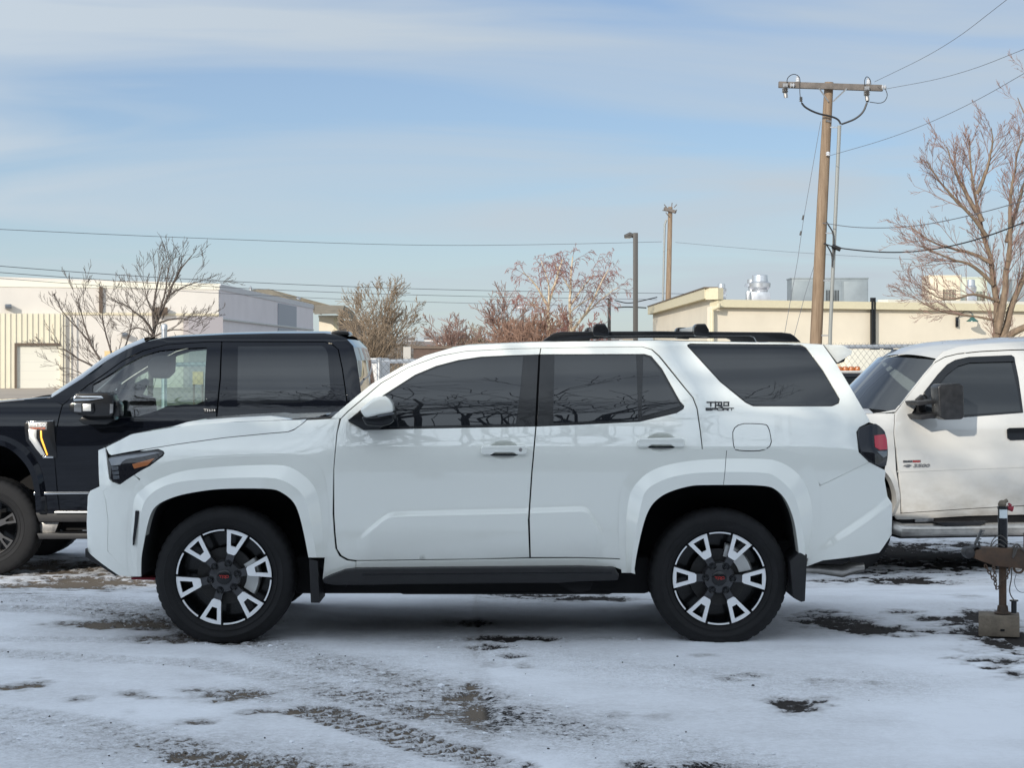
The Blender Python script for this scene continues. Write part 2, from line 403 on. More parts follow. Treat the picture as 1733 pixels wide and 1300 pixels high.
    def loft(s, name, rails, m, parent=None, k=40, sharp=False, both=True):     # rails: lists of (px, py, w or None, dw)
        rs = [resample([s.p3(*p) for p in r], k) for r in rails]; mb = MB(); nr = len(rs)
        for sg in ((1, -1) if both else (1,)):
            if sharp:
                for a, b in zip(rs, rs[1:]): mb.add([(p.x, p.y*sg, p.z) for p in a+b], [(i, i+1, k+i+1, k+i) for i in range(k-1)])
            else:
                vs = [(p.x, p.y*sg, p.z) for r in rs for p in r]; mb.add(vs, [(j*k+i, j*k+i+1, (j+1)*k+i+1, (j+1)*k+i) for j in range(nr-1) for i in range(k-1)])
        return mb
    def flare(s, name, c, lines, dws, m, parent, t0=0, t1=1, k=48, fade=(0, 0), lip=.12):
        rs = []; ref = None
        for ln, dw in list(zip(lines, dws))[::-1]:
            ln = densify(smooth_line(ln, 2), 6, False)
            th = [math.atan2(c[1]-y, x-c[0]) for x, y in ln]; th = [a if a > -math.pi/2 else a+2*math.pi for a in th]
            rr = [math.hypot(x-c[0], y-c[1]) for x, y in ln]
            cum = th[0]; row = []
            for i in range(k):
                t = t0+(t1-t0)*i/(k-1); a = th[0]+(th[-1]-th[0])*t
                r = float(np.interp(-a, [-q for q in th], rr))
                f = 1-fade[0]*(1-sst(0, .3, t))-fade[1]*sst(.7, 1, t)
                X_, Y_ = c[0]+r*math.cos(a), c[1]-r*math.sin(a)
                row.append(s.p3(X_, Y_, dw=dw) if ref is None else s.p3(X_, Y_, wv=-ref[i].y+dw*f))
            if ref is None: ref = row
            rs.append(row)
        rs = rs[::-1]; rs.insert(0, [p+Vector((0, lip, 0)) for p in rs[0]])
        for sg in (1, -1):
          mb = MB()
          for a, b in zip(rs, rs[1:]): mb.add([(p.x, p.y*sg, p.z) for p in list(a)+list(b)], [(i, i+1, k+i+1, k+i) for i in range(k-1)])
          o = mb.build(name, m, parent, recalc=False, angle=60); me = o.data
          fl = [p.index for p in me.polygons if p.normal.y*p.center.y < 0 and abs(p.normal.y) > .02]
          if fl:
            bm = bmesh.new(); bm.from_mesh(me); bm.faces.ensure_lookup_table(); bmesh.ops.reverse_faces(bm, faces=[bm.faces[i] for i in fl]); bm.to_mesh(me); bm.free(); me.shade_smooth()
        return o

def text_obj(name, body, m, parent, origin, w, h, dy=-.002, bold=0.0, shear=0, extrude=.0006):
    cu = bpy.data.curves.new('t', 'FONT'); cu.body = body; cu.offset = bold; cu.extrude = extrude; cu.shear = shear; cu.resolution_u = 3
    t = bpy.data.objects.new('t', cu); COL.objects.link(t); dg = bpy.context.evaluated_depsgraph_get(); dg.update()
    me = bpy.data.meshes.new_from_object(t.evaluated_get(dg)); bpy.data.objects.remove(t); bpy.data.curves.remove(cu)
    co = np.empty(len(me.vertices)*3, np.float32); me.vertices.foreach_get('co', co); co = co.reshape(-1, 3)
    mn, mx = co.min(0), co.max(0); q = np.zeros_like(co)
    q[:, 0] = origin[0]+(co[:, 0]-mn[0])/(mx[0]-mn[0])*w; q[:, 2] = origin[2]+(co[:, 1]-mn[1])/(mx[1]-mn[1])*h; q[:, 1] = origin[1]+dy-co[:, 2]
    me.vertices.foreach_set('co', q.ravel()); me.update(); me.name = name
    return link(name, me, m, parent)
def strokes(mb, segs, origin, w, h, y, th):      # lettering from straight strokes, unit square coordinates
    for x0, z0, x1, z1 in segs:
        a = Vector((origin[0]+x0*w, y, origin[2]+z0*h)); b = Vector((origin[0]+x1*w, y, origin[2]+z1*h)); d = b-a; L = d.length
        mb.box((a+b)/2, (L+th*.6, .002, th), Matrix.Rotation(-math.atan2(d.z, d.x), 3, 'Y'))
SPORTY = [(.02, .97, .30, .97), (.16, .97, .16, .25), (.36, .97, .36, 0), (.36, .97, .66, .97), (.66, .97, .66, .5), (.44, .40, .66, .40), (.44, .62, .44, .40), (.52, .40, .72, .02), (.53, .72, .60, .72),
          (.73, .97, .98, .97), (.98, .97, .98, .34), (.73, .28, .98, .28), (.73, .97, .73, .34)]

def make_wheel(V, name, centre_px, face_w, R_, Rr, wid, spin, mats, hub_z=None, style='suv', caliper=None, far=False, tread=96, cap_text=True):
    m_sp, m_face, m_lip = mats
    u, z = V.uz(centre_px[0], centre_px[1], face_w); hz = hub_z if hub_z is not None else z
    rt = MB()                                     # rim barrel
    rt.lathe([(Rr*.985, .0), (Rr*1.01, .012), (Rr*.965, .016), (Rr*.93, .05), (Rr*.90, wid*.45), (Rr*.90, wid*.8), (.02, wid*.8)], 64)
    wh = rt.build(name, M_TRIM, V.root, angle=30)
    wh.location = (u, (face_w if far else -face_w), hz)
    if far: wh.rotation_euler = (0, 0, math.pi)
    # tyre
    n = tread*2; prof = [(Rr*.975, .016), (Rr+.012, .002), (Rr+.024, -.003), (Rr+.026, -.007), (Rr+.030, -.007), (Rr+.032, -.004), (Rr+.055, -.009), (Rr+.060, -.0125), (Rr+.064, -.0125), (Rr+.066, -.009), (R_-.055, -.008), (R_-.03, .0), (R_-.012, .012), (R_-.003, .03), (R_, .05)]
    prof = prof+[(R_, wid*.34), (R_-.010, wid*.345), (R_-.010, wid*.37), (R_, wid*.375), (R_, wid*.62), (R_-.010, wid*.625), (R_-.010, wid*.65), (R_, wid*.655)]+[(r, wid-h) for r, h in prof[::-1]]
    k = len(prof); vs = []; fs = []
    for j in range(n):
        q = 2*math.pi*j/n
        for i, (r, h) in enumerate(prof):
            rr = r
            if (i in (12, 13, 14) or i in (k-13, k-14, k-15)) and (j % 4) == 0: rr = r-.005
            x_, z_ = rr*math.cos(q), rr*math.sin(q)
            dz = -hz+.002
            if z_ < dz: z_ = dz; h = h-.01 if h < wid/2 else h+.01
            vs.append((x_, h, z_))
    for j in range(n):
        for i in range(k-1): fs.append((j*k+i, ((j+1) % n)*k+i, ((j+1) % n)*k+i+1, j*k+i+1))
    tb = MB(); tb.add(vs, fs); tb.build('tyre', M_TYRE, wh, angle=40)
    if style == 'suv':
        lipm = MB()
        for a in range(6):
            A = R(spin+60*a); Mx = Matrix.Rotation(-A, 3, 'Y')
            sp = MB()
            fw = [(.16, .070), (.50, .082), (.62, .125), (.975, .235)]
            outl = [(r*Rr, t*Rr) for r, t in fw]+[(r*Rr, -t*Rr) for r, t in fw[::-1]]
            hole = [(.645*Rr, .052*Rr), (.92*Rr, .135*Rr), (.92*Rr, -.135*Rr), (.645*Rr, -.052*Rr)]
            flat_prism(sp, outl, [hole], .016, .06, Mx); s_o = sp.build('spoke', m_sp, wh, angle=30, bevel=0)
            fp = MB(); fo = [(.485, .070), (.52, .098), (.62, .125), (.972, .232)]
            arc = [(.985*math.cos(b), .985*math.sin(b)) for b in np.linspace(.236, -.236, 7)]
            outl2 = [(r*Rr, t*Rr) for r, t in fo]+[(r*Rr, t*Rr) for r, t in arc]+[(r*Rr, -t*Rr) for r, t in fo[::-1]]
            hole2 = [(.655*Rr, .055*Rr), (.69*Rr, .064*Rr), (.905*Rr, .125*Rr), (.905*Rr, -.125*Rr), (.69*Rr, -.064*Rr), (.655*Rr, -.055*Rr)]
            flat_prism(fp, outl2, [hole2], .004, .018, Mx); fp.build('machined_spoke_face', m_face, wh, angle=30)
            b0, b1 = A+R(16.5), A+R(43.5)
            lp = MB(); lp.lathe([(.952*Rr, .012), (.952*Rr, .005), (.985*Rr, .003), (.99*Rr, .012)], 14, a0=b0, a1=b1); lp.build('machined_rim_edge', m_lip, wh)
            gb = MB(); c = Vector((.285*Rr*math.cos(A), 0, .285*Rr*math.sin(A)))
            gb.lathe([(0, .001), (.010, .001), (.0115, .004), (.0115, .02)], 6, c=c); gb.lathe([(.014, .012), (.021, .010), (.023, .018)], 20, c=c); gb.build('lug_nut', M_TRIM, wh)
        hb = MB(); hb.lathe([(.16*Rr, .010), (.20*Rr, .012), (.31*Rr, .020), (.345*Rr, .04), (.345*Rr, .1)], 48); hb.build('hub', m_sp, wh)
        cp = MB(); cp.lathe([(0, -.002), (.13*Rr, -.001), (.155*Rr, .004), (.16*Rr, .014)], 40); co = cp.build('centre_cap', M_TRIM, wh)
        if cap_text and not far:
            tm = MB(); strokes(tm, SPORTY, (-.028, 0, -.008), .056, .018, -.003, .0028); tm.build('cap_lettering', M_TEXTR, wh)
    else:
        for a in range(style):
            A = R(spin+360/style*a); Mx = Matrix.Rotation(-A, 3, 'Y'); sp = MB()
            outl = [(.12*Rr, .12*Rr), (.6*Rr, .10*Rr), (.96*Rr, .19*Rr), (.96*Rr, -.19*Rr), (.6*Rr, -.10*Rr), (.12*Rr, -.12*Rr)]
            hole = [(.62*Rr, .03*Rr), (.9*Rr, .09*Rr), (.9*Rr, -.09*Rr), (.62*Rr, -.03*Rr)]
            flat_prism(sp, outl, [hole], .02, .06, Mx); sp.build('spoke', m_face, wh, angle=30)
        hb = MB(); hb.lathe([(0, .012), (.2*Rr, .012), (.3*Rr, .03), (.34*Rr, .1)], 32); hb.build('hub', m_sp, wh)
    if caliper is not None:
        db = MB(); db.lathe([(.06, .085), (.165, .085), (.165, .11), (.06, .11)], 48); db.build('brake_disc', M_DISC, wh)
        cbm = MB(); cbm.lathe([(.125, .07), (.195, .06), (.205, .075), (.205, .125), (.125, .125), (.125, .07)], 14, a0=R(caliper-32), a1=R(caliper+32)); cbm.build('brake_caliper', M_ALU, wh, bevel=.004)
    return wh

# ================================================================ the white SUV
GZ = Curve([(.2, .86), (.35, .898), (.5, .914), (.65, .923), (.8, .929), (.95, .9305), (1.04, .9290), (1.083, .9262), (1.12, .9195), (1.2, .9015), (1.28, .884), (1.34, .871), (1.4, .856), (1.55, .808), (1.675, .757), (1.72, .733), (1.76, .70), (1.85, .6)])
FZ = Curve([(.2, .86), (.35, .898), (.5, .914), (.65, .922), (.8, .924), (.92, .922), (1.0, .914), (1.08, .897), (1.15, .872), (1.22, .838), (1.28, .80), (1.35, .74), (1.45, .64)])
TF = Curve([(-2.4, .36), (-2.3, .24), (-2.2, .135), (-2.1, .070), (-1.95, .022), (-1.75, 0), (-1.6, 0), (0, 0)])
TR = Curve([(0, 0), (1.75, 0), (1.95, .006), (2.1, .022), (2.25, .055), (2.38, .11), (2.5, .21)])
CREASE = None
def W_suv(u, z):
    k = sst(-.72, -1.25, u); wv = GZ(z)*(1-k)+FZ(z)*k
    wv -= TF(u) if u < -1.6 else (TR(u) if u > 1.75 else 0)
    if CREASE and CREASE[0][0] < u < CREASE[-1][0]:
        zc = CREASE[0][1]
        for a, b in zip(CREASE, CREASE[1:]):
            if a[0] <= u <= b[0]: zc = a[1]+(b[1]-a[1])*(u-a[0])/(b[0]-a[0]); break
        f = sst(CREASE[0][0], CREASE[0][0]+.10, u)*(1-sst(CREASE[-1][0]-.06, CREASE[-1][0], u))
        wv += .026*f*sst(zc+.012, zc-.022, z)*sst(.42, .66, z)
    if u > 1.9 and RCR:                            # lower half of the rear bumper steps out
        (u0, z0), (u1, z1) = RCR; zc = z0+(z1-z0)*(u-u0)/(u1-u0)
        wv += .03*sst(1.95, 2.2, u)*sst(zc+.02, zc-.03, z)
    return wv
RCR = None
V = Veh('suv', 'white sport utility vehicle with black roof rack parked side-on in the foreground', 'suv', ((797.5-CX)*11.0/F, 11.95, 0), 0, W_suv)
suv = V.root
cre_px = [(601, 917), (608, 911), (628, 893), (647, 877.5), (656, 872), (667, 869.3), (690, 868), (760, 866.3), (895, 863), (975, 860), (988, 860), (996, 864), (1004, 877), (1014, 893), (1024, 910)]
CREASE = sorted(V.poly(cre_px))
RCR = (V.uz(1418, 908), V.uz(1502, 847))

ARCH_FA = [(239, 976), (239, 945), (242, 927), (249, 889), (257, 863), (272, 850), (303, 838), (348, 830), (384, 827), (460, 827), (475, 832), (496, 847), (506, 868), (516, 911), (522, 944)]
FB = [(232, 976), (231, 945), (233, 915), (237, 880), (241, 856), (250, 840), (272, 824), (308, 814), (384, 809), (460, 808), (485, 815), (511, 834), (520, 855), (531, 912), (536, 944)]
FC = [(223, 976), (220, 945), (220, 915), (222, 880), (226, 845), (233, 832), (262, 813), (308, 796), (384, 789), (475, 786), (498, 793), (526, 814), (539, 837), (547, 898), (547, 944)]
FD = [(216, 976), (214, 945), (213, 910), (216, 860), (222, 835), (237, 809), (272, 786), (308, 776), (384, 770), (485, 767), (512, 771), (540, 786), (553, 815), (557, 880), (553, 944)]
RA = [(1073, 970), (1077, 940), (1088, 889), (1099, 859), (1116, 841), (1139, 830), (1170, 822), (1189, 821), (1297, 821), (1316, 830), (1332, 848), (1345, 883), (1350, 920), (1353, 945)]
RB = [(1068, 970), (1070, 940), (1078, 890), (1086, 850), (1091, 832), (1107, 819), (1139, 806), (1189, 799), (1297, 799), (1316, 808), (1342, 832), (1353, 865), (1361, 910), (1363, 945)]
RC_ = [(1060, 970), (1059, 935), (1059, 880), (1064, 843), (1071, 825), (1094, 800), (1129, 786), (1189, 777), (1297, 776), (1318, 781), (1340, 792), (1362, 814), (1374, 850), (1376, 890), (1368, 925), (1368, 945)]
RD = [(1052, 970), (1048, 935), (1046, 880), (1050, 830), (1058, 811), (1078, 792), (1123, 768), (1189, 759), (1316, 759), (1346, 766), (1372, 784), (1386, 812), (1391, 850), (1388, 890), (1376, 930), (1374, 945)]
FDW = [.058, .060, .003, .0015]

def shrink(l, c, k): return [(c[0]+(x-c[0])*k, c[1]+(y-c[1])*k) for x, y in l]
FDE, RDE = shrink(FD, (378.7, 977.5), .985), shrink(RD, (1217.5, 981.5), .985)
RDL = [p for p in RDE if p[0] < 1187]; RDR = [p for p in RDE if p[0] > 1192]
# underbody core that closes the body behind the panels
core = [(172, 800), (182, 762), (225, 740), (300, 728), (400, 718), (480, 716), (560, 714), (602, 675), (630, 652), (676, 626), (720, 606), (766, 594), (865, 587), (1000, 584), (1355, 587), (1392, 590), (1412, 620), (1466, 715), (1490, 790),
        (1495, 850), (1500, 900), (1480, 930), (1392, 944), (1366, 950), (1352, 905), (1338, 850), (1316, 822), (1297, 812), (1189, 812), (1139, 820), (1104, 836), (1088, 870), (1074, 930), (1070, 962),
        (548, 970), (530, 945), (517, 870), (500, 838), (462, 816), (384, 816), (300, 826), (262, 842), (245, 880), (236, 945), (232, 972), (205, 970), (155, 930), (155, 850)]
q = densify(V.poly(core, dw=-.03), .06); mb = MB(); n = len(q)
if area(q) < 0: q = q[::-1]
xs = np.array(q); gx, gz = np.meshgrid(np.arange(xs[:, 0].min(), xs[:, 0].max(), .07), np.arange(xs[:, 1].min(), xs[:, 1].max(), .07)); gx = gx.ravel(); gz = gz.ravel()
ok = inside(gx, gz, q) & (seg_dist(gx, gz, q) > .03)
tv, tf, _ = tri(q, [], list(zip(gx[ok], gz[ok])))
for sg in (1, -1): mb.add([(u, -sg*(W_suv(u, z)-.035), z) for u, z in tv], tf)
mb.add([(u, -sg*(W_suv(u, z)-.035), z) for sg in (1, -1) for u, z in q], [(i, (i+1) % n, n+(i+1) % n, n+i) for i in range(n)])
mb.build('underbody', M_DARK, suv, angle=40)

# front end
V.panel('front_fender', [(230, 805), (228, 802.5), (253, 790.5), (276.5, 773), (279.5, 767.5), (277, 763), (268, 759.5), (238, 763.5), (300, 753.5), (380, 742.5), (457, 735), (488, 732.5), (498, 729), (512, 719), (519.5, 712.5), (556, 710.5), (573, 709.5), (568.5, 733), (563, 794), (561.5, 870), (563.5, 902), (566, 929), (573, 943), (586, 950.5), (601, 952.5), (601, 961.5), (584, 963.5), (547, 980),
                         *FDE[::-1][:-5]], M_WHITE, res=.028)
hood0 = [(180, 759.5, None, 0), (186, 771, None, 0), (214, 765.5, None, 0), (238, 761.5, None, 0), (300, 751.5, None, 0), (380, 740.5, None, 0), (457, 733, None, 0), (487, 730.5, None, 0), (497, 727, None, 0), (511, 717.5, None, 0), (518, 711, None, 0)]
hood1 = [(180, 757, None, 0), (200, 747, None, .002), (222, 735.5, None, .004), (285, 725, None, .006), (330, 719, None, .006), (400, 714.5, None, .006), (506, 711, .80, 0), (518, 710.5, .80, 0)]
hood2 = [(180, 756, .66, 0), (223, 734.3, .72, 0), (285, 723.5, .74, 0), (400, 713.5, .745, 0), (506, 710, .74, 0), (520, 709.6, .74, 0)]
hood3 = [(176, 757, .35, 0), (223, 734, .40, 0), (285, 724.5, .43, 0), (400, 715, .45, 0), (506, 710.5, .45, 0), (524, 710, .45, 0)]
hood4 = [(174, 757, 0.001, 0), (223, 734, 0.001, 0), (285, 724.5, 0.001, 0), (400, 715, 0.001, 0), (506, 710.5, 0.001, 0), (526, 710, 0.001, 0)]
V.loft('hood', [hood0, hood1, hood2, hood3, hood4], M_WHITE, k=60).build('hood', M_WHITE, suv, angle=28)
sc0 = [(287, 724.5, .44, 0), (400, 716, .44, 0), (500, 712, .44, 0)]
sc1 = [(288, 723.5, .40, 0), (318, 714, .39, 0), (346, 710.5, .38, 0), (400, 706.7, .37, 0), (458, 703.8, .37, 0), (478, 707, .38, 0), (500, 711, .40, 0)]
sc2 = [(290, 723, .001, 0), (318, 714, .001, 0), (346, 711, .001, 0), (400, 707.5, .001, 0), (458, 704.5, .001, 0), (478, 707.5, .001, 0), (500, 711, .001, 0)]
V.loft('hood_scoop', [sc0, sc1, sc2], M_WHITE, k=40).build('hood_scoop', M_WHITE, suv, angle=35)
V.slab('cowl_panel', [(516, 711.5), (530, 707.5), (553, 706), (566, 703), (580, 712), (540, 716)], -.70, .70, M_PLAST)
V.slab('wiper_arm', [(536, 708), (543, 703.5), (551, 701), (553, 703), (546, 707)], .30, .60, M_TRIM)
V.panel('grille_surround', [(167, 763), (177, 759), (179.5, 775), (184, 811), (189, 817.5), (197, 819.5), (199, 820.5), (187, 820.5), (174, 831), (169, 824)], M_WHITE, res=.025)
V.bridge('grille', [(167.3, 763), (167.8, 780), (168.3, 800), (169.3, 824)], M_TRIM, bulge=(-.05, -.075), dw=-.012, power=2.0)
V.panel('bumper_corner', [(153, 832), (168, 825), (173.5, 832.5), (177.5, 845), (182, 884), (181, 933), (197, 951), (222, 975.5), (201, 973.5), (149, 934.5), (147, 884), (149, 840)], M_WHITE, res=.022)
V.panel('bumper_side', [(175, 832.5), (187.5, 821.5), (204, 821), (226, 805), (244, 824), (244, 838), (240, 858), (235, 890), (232, 920), (234, 945), (236, 975.5), (224, 975.5), (199, 951), (183, 932), (184, 884), (179.5, 845)], M_WHITE, res=.022)
V.bridge('front_bumper', [(153.5, 832), (149.5, 840), (147.5, 884), (149.5, 934), (165, 946), (185, 961)], M_WHITE, bulge=(-.08, -.06), dw=-.003, power=2.0)
V.slab('bumper_lip', [(144, 929), (149, 935), (172, 952), (203, 975), (195, 975), (144, 943)], -.74, .74, M_PLAST, bev=.003)
V.panel('bumper_vent', [(228.8, 865), (234.5, 865), (235.3, 867), (233, 884), (229, 906), (226, 923), (224.3, 924), (224.4, 912), (227, 888)], M_TRIM, dw=.034, res=.02, bev=.002, depth=.05)
hl = V.panel('headlight', [(181.5, 777), (185.5, 773.5), (214, 768.3), (240, 764.8), (267, 761.8), (275, 764), (276.5, 767.5), (274, 771.5), (252, 788.5), (224, 806), (205.5, 818), (198, 817.5), (190, 813.5), (186, 809)], M_SMOKE, dw=.003, rnd=1, res=.025, bev=.003)
V.panel('indicator', [(223.5, 786), (262, 775.5), (249.5, 788), (227, 793.5)], M_AMBER, hl, dw=.006, res=.02, bev=.001)
V.panel('lamp_lens', [(184, 777.5), (188, 775), (212, 771.5), (238, 768.5), (264, 765), (271, 767), (240, 773.5), (214, 777.5), (207, 782), (203, 788), (188, 788)], M_LAMP, hl, dw=.006, res=.02, bev=.001)
for k in range(3): V.panel('reflector_cell', [(189+k, 791+k*7.5), (200+k*.5, 790+k*7.5), (200+k, 795.5+k*7.5), (190+k, 796.5+k*7.5)], M_LAMP, hl, dw=.006, res=.02, bev=.001)
V.slab('tow_hook', [(222, 978), (262, 978), (262, 982.5), (222, 981.5)], .35, .55, M_REDP, bev=.002)

# flares
CF, CRR = (378.7, 977.5), (1217.5, 981.5)
V.flare('wheel_arch_flare', CF, [ARCH_FA, FB, FC, FD], FDW, M_WHITE, suv, k=70, fade=(.75, .15))
V.flare('wheel_arch_flare', CRR, [RA, RB, RC_, RD], FDW, M_WHITE, suv, t1=.5473, k=44, fade=(.0, .0))
V.flare('wheel_arch_flare', CRR, [RA, RB, RC_, RD], FDW, M_WHITE, suv, t0=.549, k=44, fade=(0, .15))
for nm, line in (('wheel_well', ARCH_FA), ('wheel_well', RA)):
    o = V.slab(nm, line, .40, .42, M_DARK, both=True, bev=0)
    qq = V.poly(line, dw=.02)
    for sg in (1, -1):
        mb = MB(); mb.add([(a, -sg*(W_suv(a, b)+.005), b) for a, b in qq]+[(a, -sg*.41, b) for a, b in qq], [(i, i+1, len(qq)+i+1, len(qq)+i) for i in range(len(qq)-1)])
        mb.build('wheel_well_liner', M_DARK, suv)

# doors
def rec_pts(cx, cy, rx, ry): return [(cx+rx*math.cos(a), cy+ry*math.sin(a)) for a in np.linspace(0, 2*math.pi, 33)[:-1]]
fdoor = V.panel('front_door', [(578, 710), (590, 698), (646.5, 649.5), (693, 622.5), (744, 604), (788, 595.8), (865, 591.8), (913.5, 590.7), (912, 599), (865, 600.5), (814, 603), (776, 608.5), (738, 618.5), (702, 633.5), (648, 668.5), (589, 714.5), (616, 729), (700, 727.2), (905, 723.3), (898, 800), (893.3, 870), (892.3, 880), (894.8, 943), (800, 945.5), (604, 948), (590, 946), (579, 940), (571.5, 929), (568.7, 902), (566.7, 870), (566.5, 794), (572, 733)],
                M_WHITE, res=.03, holes=[rec_pts(853, 762.2, 26, 16.5)], lines=[(CREASE[:-1], (-.03, -.022, -.014, -.006, .002, .010, .02))])
tr_ = V.panel('window_trim', [(588.5, 714.5), (648, 669), (702, 634), (738, 619), (776, 609), (814, 603.5), (865, 601), (911.5, 599.5), (905, 722.7), (700, 726.5), (616, 728.3)], M_TRIM, fdoor, dw=-.006, res=.03, bev=.002)
V.panel('window', [(640, 681), (655, 668.5), (704, 637), (740, 622), (777, 612), (815, 606), (865, 603.5), (886, 603), (881, 660), (873.5, 718), (800, 720), (660, 723)], M_TINT, fdoor, dw=-.001, res=.035, bev=.002)
rdoor = V.panel('rear_door', [(917, 590.5), (980, 589.5), (1087, 588.3), (1102, 593), (1114, 604), (1156, 656), (1171, 674), (1178, 692), (1183.5, 730), (1186.5, 755), (1187, 760.5), *RDL[::-1][:-1], (1056, 945), (980, 942.8), (899.3, 942.8), (897.6, 880), (898, 868), (902.3, 800), (909, 723.3), (980, 720.3), (1083, 715.3), (1146, 700.3), (1158, 693), (1159.5, 687), (1152, 679), (1121, 623), (1103, 602), (1091, 598.3), (915.5, 598.8)],
                M_WHITE, res=.03, holes=[rec_pts(1119, 749.2, 26, 16.5)], lines=[(CREASE[2:], (-.03, -.022, -.014, -.006, .002, .010, .02))])
V.panel('window_trim', [(914.5, 599.5), (1091, 599), (1102.5, 603), (1120, 624), (1151, 680), (1158.3, 688), (1156, 692.5), (1145, 699.5), (1082, 714.5), (909, 722.5)], M_TRIM, rdoor, dw=-.006, res=.03, bev=.002)
V.panel('window', [(938, 601), (1077, 600.5), (1080.5, 711.5), (936, 716)], M_TINT, rdoor, dw=-.001, res=.035, bev=.002)
V.panel('quarter_pane', [(1088, 602), (1099, 605), (1117, 626), (1149, 683), (1152, 688), (1085.5, 705.5)], M_TINT, rdoor, dw=-.001, res=.035, bev=.002)
def handle(par, x0, y0, x1, y1):
    cx, cy = (x0+x1)/2, (y0+y1)/2
    (ua, za), (ub, zb2) = V.uz(cx, cy), V.uz(cx+27, cy-17); hu, hz2 = ub-ua, zb2-za
    V.panel('handle_recess', rec_pts(cx, cy, 27.3, 17.3), M_WHITE, par, dw=-.0005, res=.012, bev=.0005, depth=.004, W=lambda u, z: W_suv(u, z)-.030*max(0, 1-((u-ua)/hu)**2-((z-za)/hz2)**2)**.8)
    o = V.slab('door_handle', [(x0, y0+4), (x0+4, y0+1), (x1-4, y0), (x1, y0+3), (x1, y1-4), (x1-3, y1-1), (x1-18, y1-1), (x1-24, y1-4.5), (x0+24, y1-4.5), (x0+18, y1-1), (x0+3, y1-.5), (x0, y1-4)], V.W(*V.uz(cx, cy))-.01, V.W(*V.uz(cx, cy))+.032, M_WHITE, par, bev=.007, seg=3)
    V.slab('handle_shadow_strip', [(x0+2, y1-2.2), (x1-2, y1-2.2), (x1-3, y1+.9), (x0+3, y1+.9)], V.W(*V.uz(cx, cy))-.02, V.W(*V.uz(cx, cy))+.0035, M_TRIM, par, bev=.002)  # black strip added for the line of shade under the handle
mat_recess = paint('recess_paint', (.70, .725, .745), ior=1.4)
handle(fdoor, 814, 754, 892, 770.5); handle(rdoor, 1079, 741, 1159, 757.5)
u, z = V.uz(881, 761); mb = MB(); mb.lathe([(0, -.001), (.010, -.001), (.012, .003)], 20, c=(u, -V.W(u, z)-.033, z)); mb.build('lock_cylinder', M_STEEL, fdoor)
# mirror
V.slab('mirror_foot', [(588, 712), (612, 692), (650, 690), (658, 716), (640, 727), (617, 727.5)], .86, .93, M_TRIM, fdoor, bev=.004)
V.slab('mirror_housing', [(608, 694), (618, 685), (630, 675.5), (641, 671.8), (650, 671), (658, 674), (664, 684), (666, 698), (655, 700.5), (640, 703), (618, 708.5)], .92, 1.13, M_WHITE, fdoor, bev=.022, seg=4)
V.slab('mirror_base', [(611, 706), (640, 704), (666, 699), (667, 712), (660, 719), (645, 722.5), (619, 720)], .90, 1.125, M_TRIM, fdoor, bev=.018, seg=4)
V.slab('mirror_indicator', [(638, 703.3), (666.5, 698.6), (666.5, 701.2), (640, 706)], 1.0, 1.132, M_LAMP, fdoor, bev=.002)

# roof side and rear quarter
bside = V.panel('body_side', [(562, 707.5), (603, 672.5), (630, 650.5), (677, 623), (719, 603), (764, 590), (789, 585.5), (865, 582), (918, 580), (1000, 578.5), (1129, 577.5), (1170, 579), (1358, 582), (1392, 584), (1414.5, 616), (1471.5, 713.5), (1454, 722.5), (1448.5, 731), (1452.5, 766), (1469, 782), (1389, 820.5), (1384, 812), (1371, 786), (1345, 768.5), (1316, 761.5), (1191, 762), (1190.5, 758), (1187.3, 730), (1182, 692), (1175, 673), (1159.5, 654), (1117.5, 601.5), (1105, 590.5), (1088, 585.8),
    (980, 587), (914, 588.3), (865, 589.3), (788, 593.3), (743, 601.3), (692, 620), (644.5, 647), (587.5, 695.5), (576, 707.5)],
    M_WHITE, res=.03, holes=[[(1163, 584), (1168, 581.5), (1356, 583), (1365, 588.5), (1393, 626), (1422, 675.5), (1420.5, 683), (1409, 688), (1275, 688), (1262, 682), (1218, 646), (1164, 587)]])
V.panel('rear_side_window', [(1164, 585), (1169, 582.5), (1355, 584), (1364, 589), (1392, 627), (1420.5, 675.5), (1419, 682), (1408.5, 686.8), (1275.5, 686.8), (1263, 681), (1219, 645.5)], M_TINT, bside, dw=-.006, res=.035, bev=.002)
ring = smooth_line([(1239, 716.5), (1293, 716.5), (1302.5, 722), (1308.5, 763.5), (1247, 764.5), (1240, 757)], 2, True)
V.panel('fuel_door_gap', ring, M_TRIM, bside, dw=.0008, res=.02, bev=.0003, depth=.003, both=False)
V.panel('fuel_door', [(1273+(x-1273)*.958, 740.5+(y-740.5)*.945) for x, y in ring], M_WHITE, bside, dw=.0022, res=.02, bev=.0012, depth=.003, both=False)
mb = MB(); p = V.p3(1197, 691); u2, _ = V.uz(1241, 691); wv = V.W(p.x, p.z)
# lettering
def xz(px, py): return V.uz(px, py)
L = [(285, 228, 420, 228, 24), (357, 228, 357, 300, 24), (442, 215, 442, 325, 24), (430, 228, 565, 228, 24), (455, 283, 565, 283, 24), (553, 228, 553, 290, 24), (500, 290, 575, 322, 24), (500, 228, 500, 283, 26),
     (590, 228, 692, 228, 24), (680, 228, 680, 295, 24), (585, 288, 690, 288, 22), (598, 228, 598, 290, 20)]
Sx = [(268, 335, 365, 335), (268, 335, 268, 354), (268, 354, 362, 354), (362, 354, 362, 374), (266, 374, 362, 374), (378, 335, 470, 335), (470, 335, 470, 356), (378, 356, 470, 356), (378, 335, 378, 378),
      (484, 335, 576, 335), (484, 374, 572, 374), (484, 335, 484, 374), (575, 335, 575, 374), (590, 335, 680, 335), (680, 335, 680, 356), (590, 356, 680, 356), (590, 335, 590, 378), (630, 356, 684, 378), (690, 335, 780, 335), (738, 335, 738, 378)]
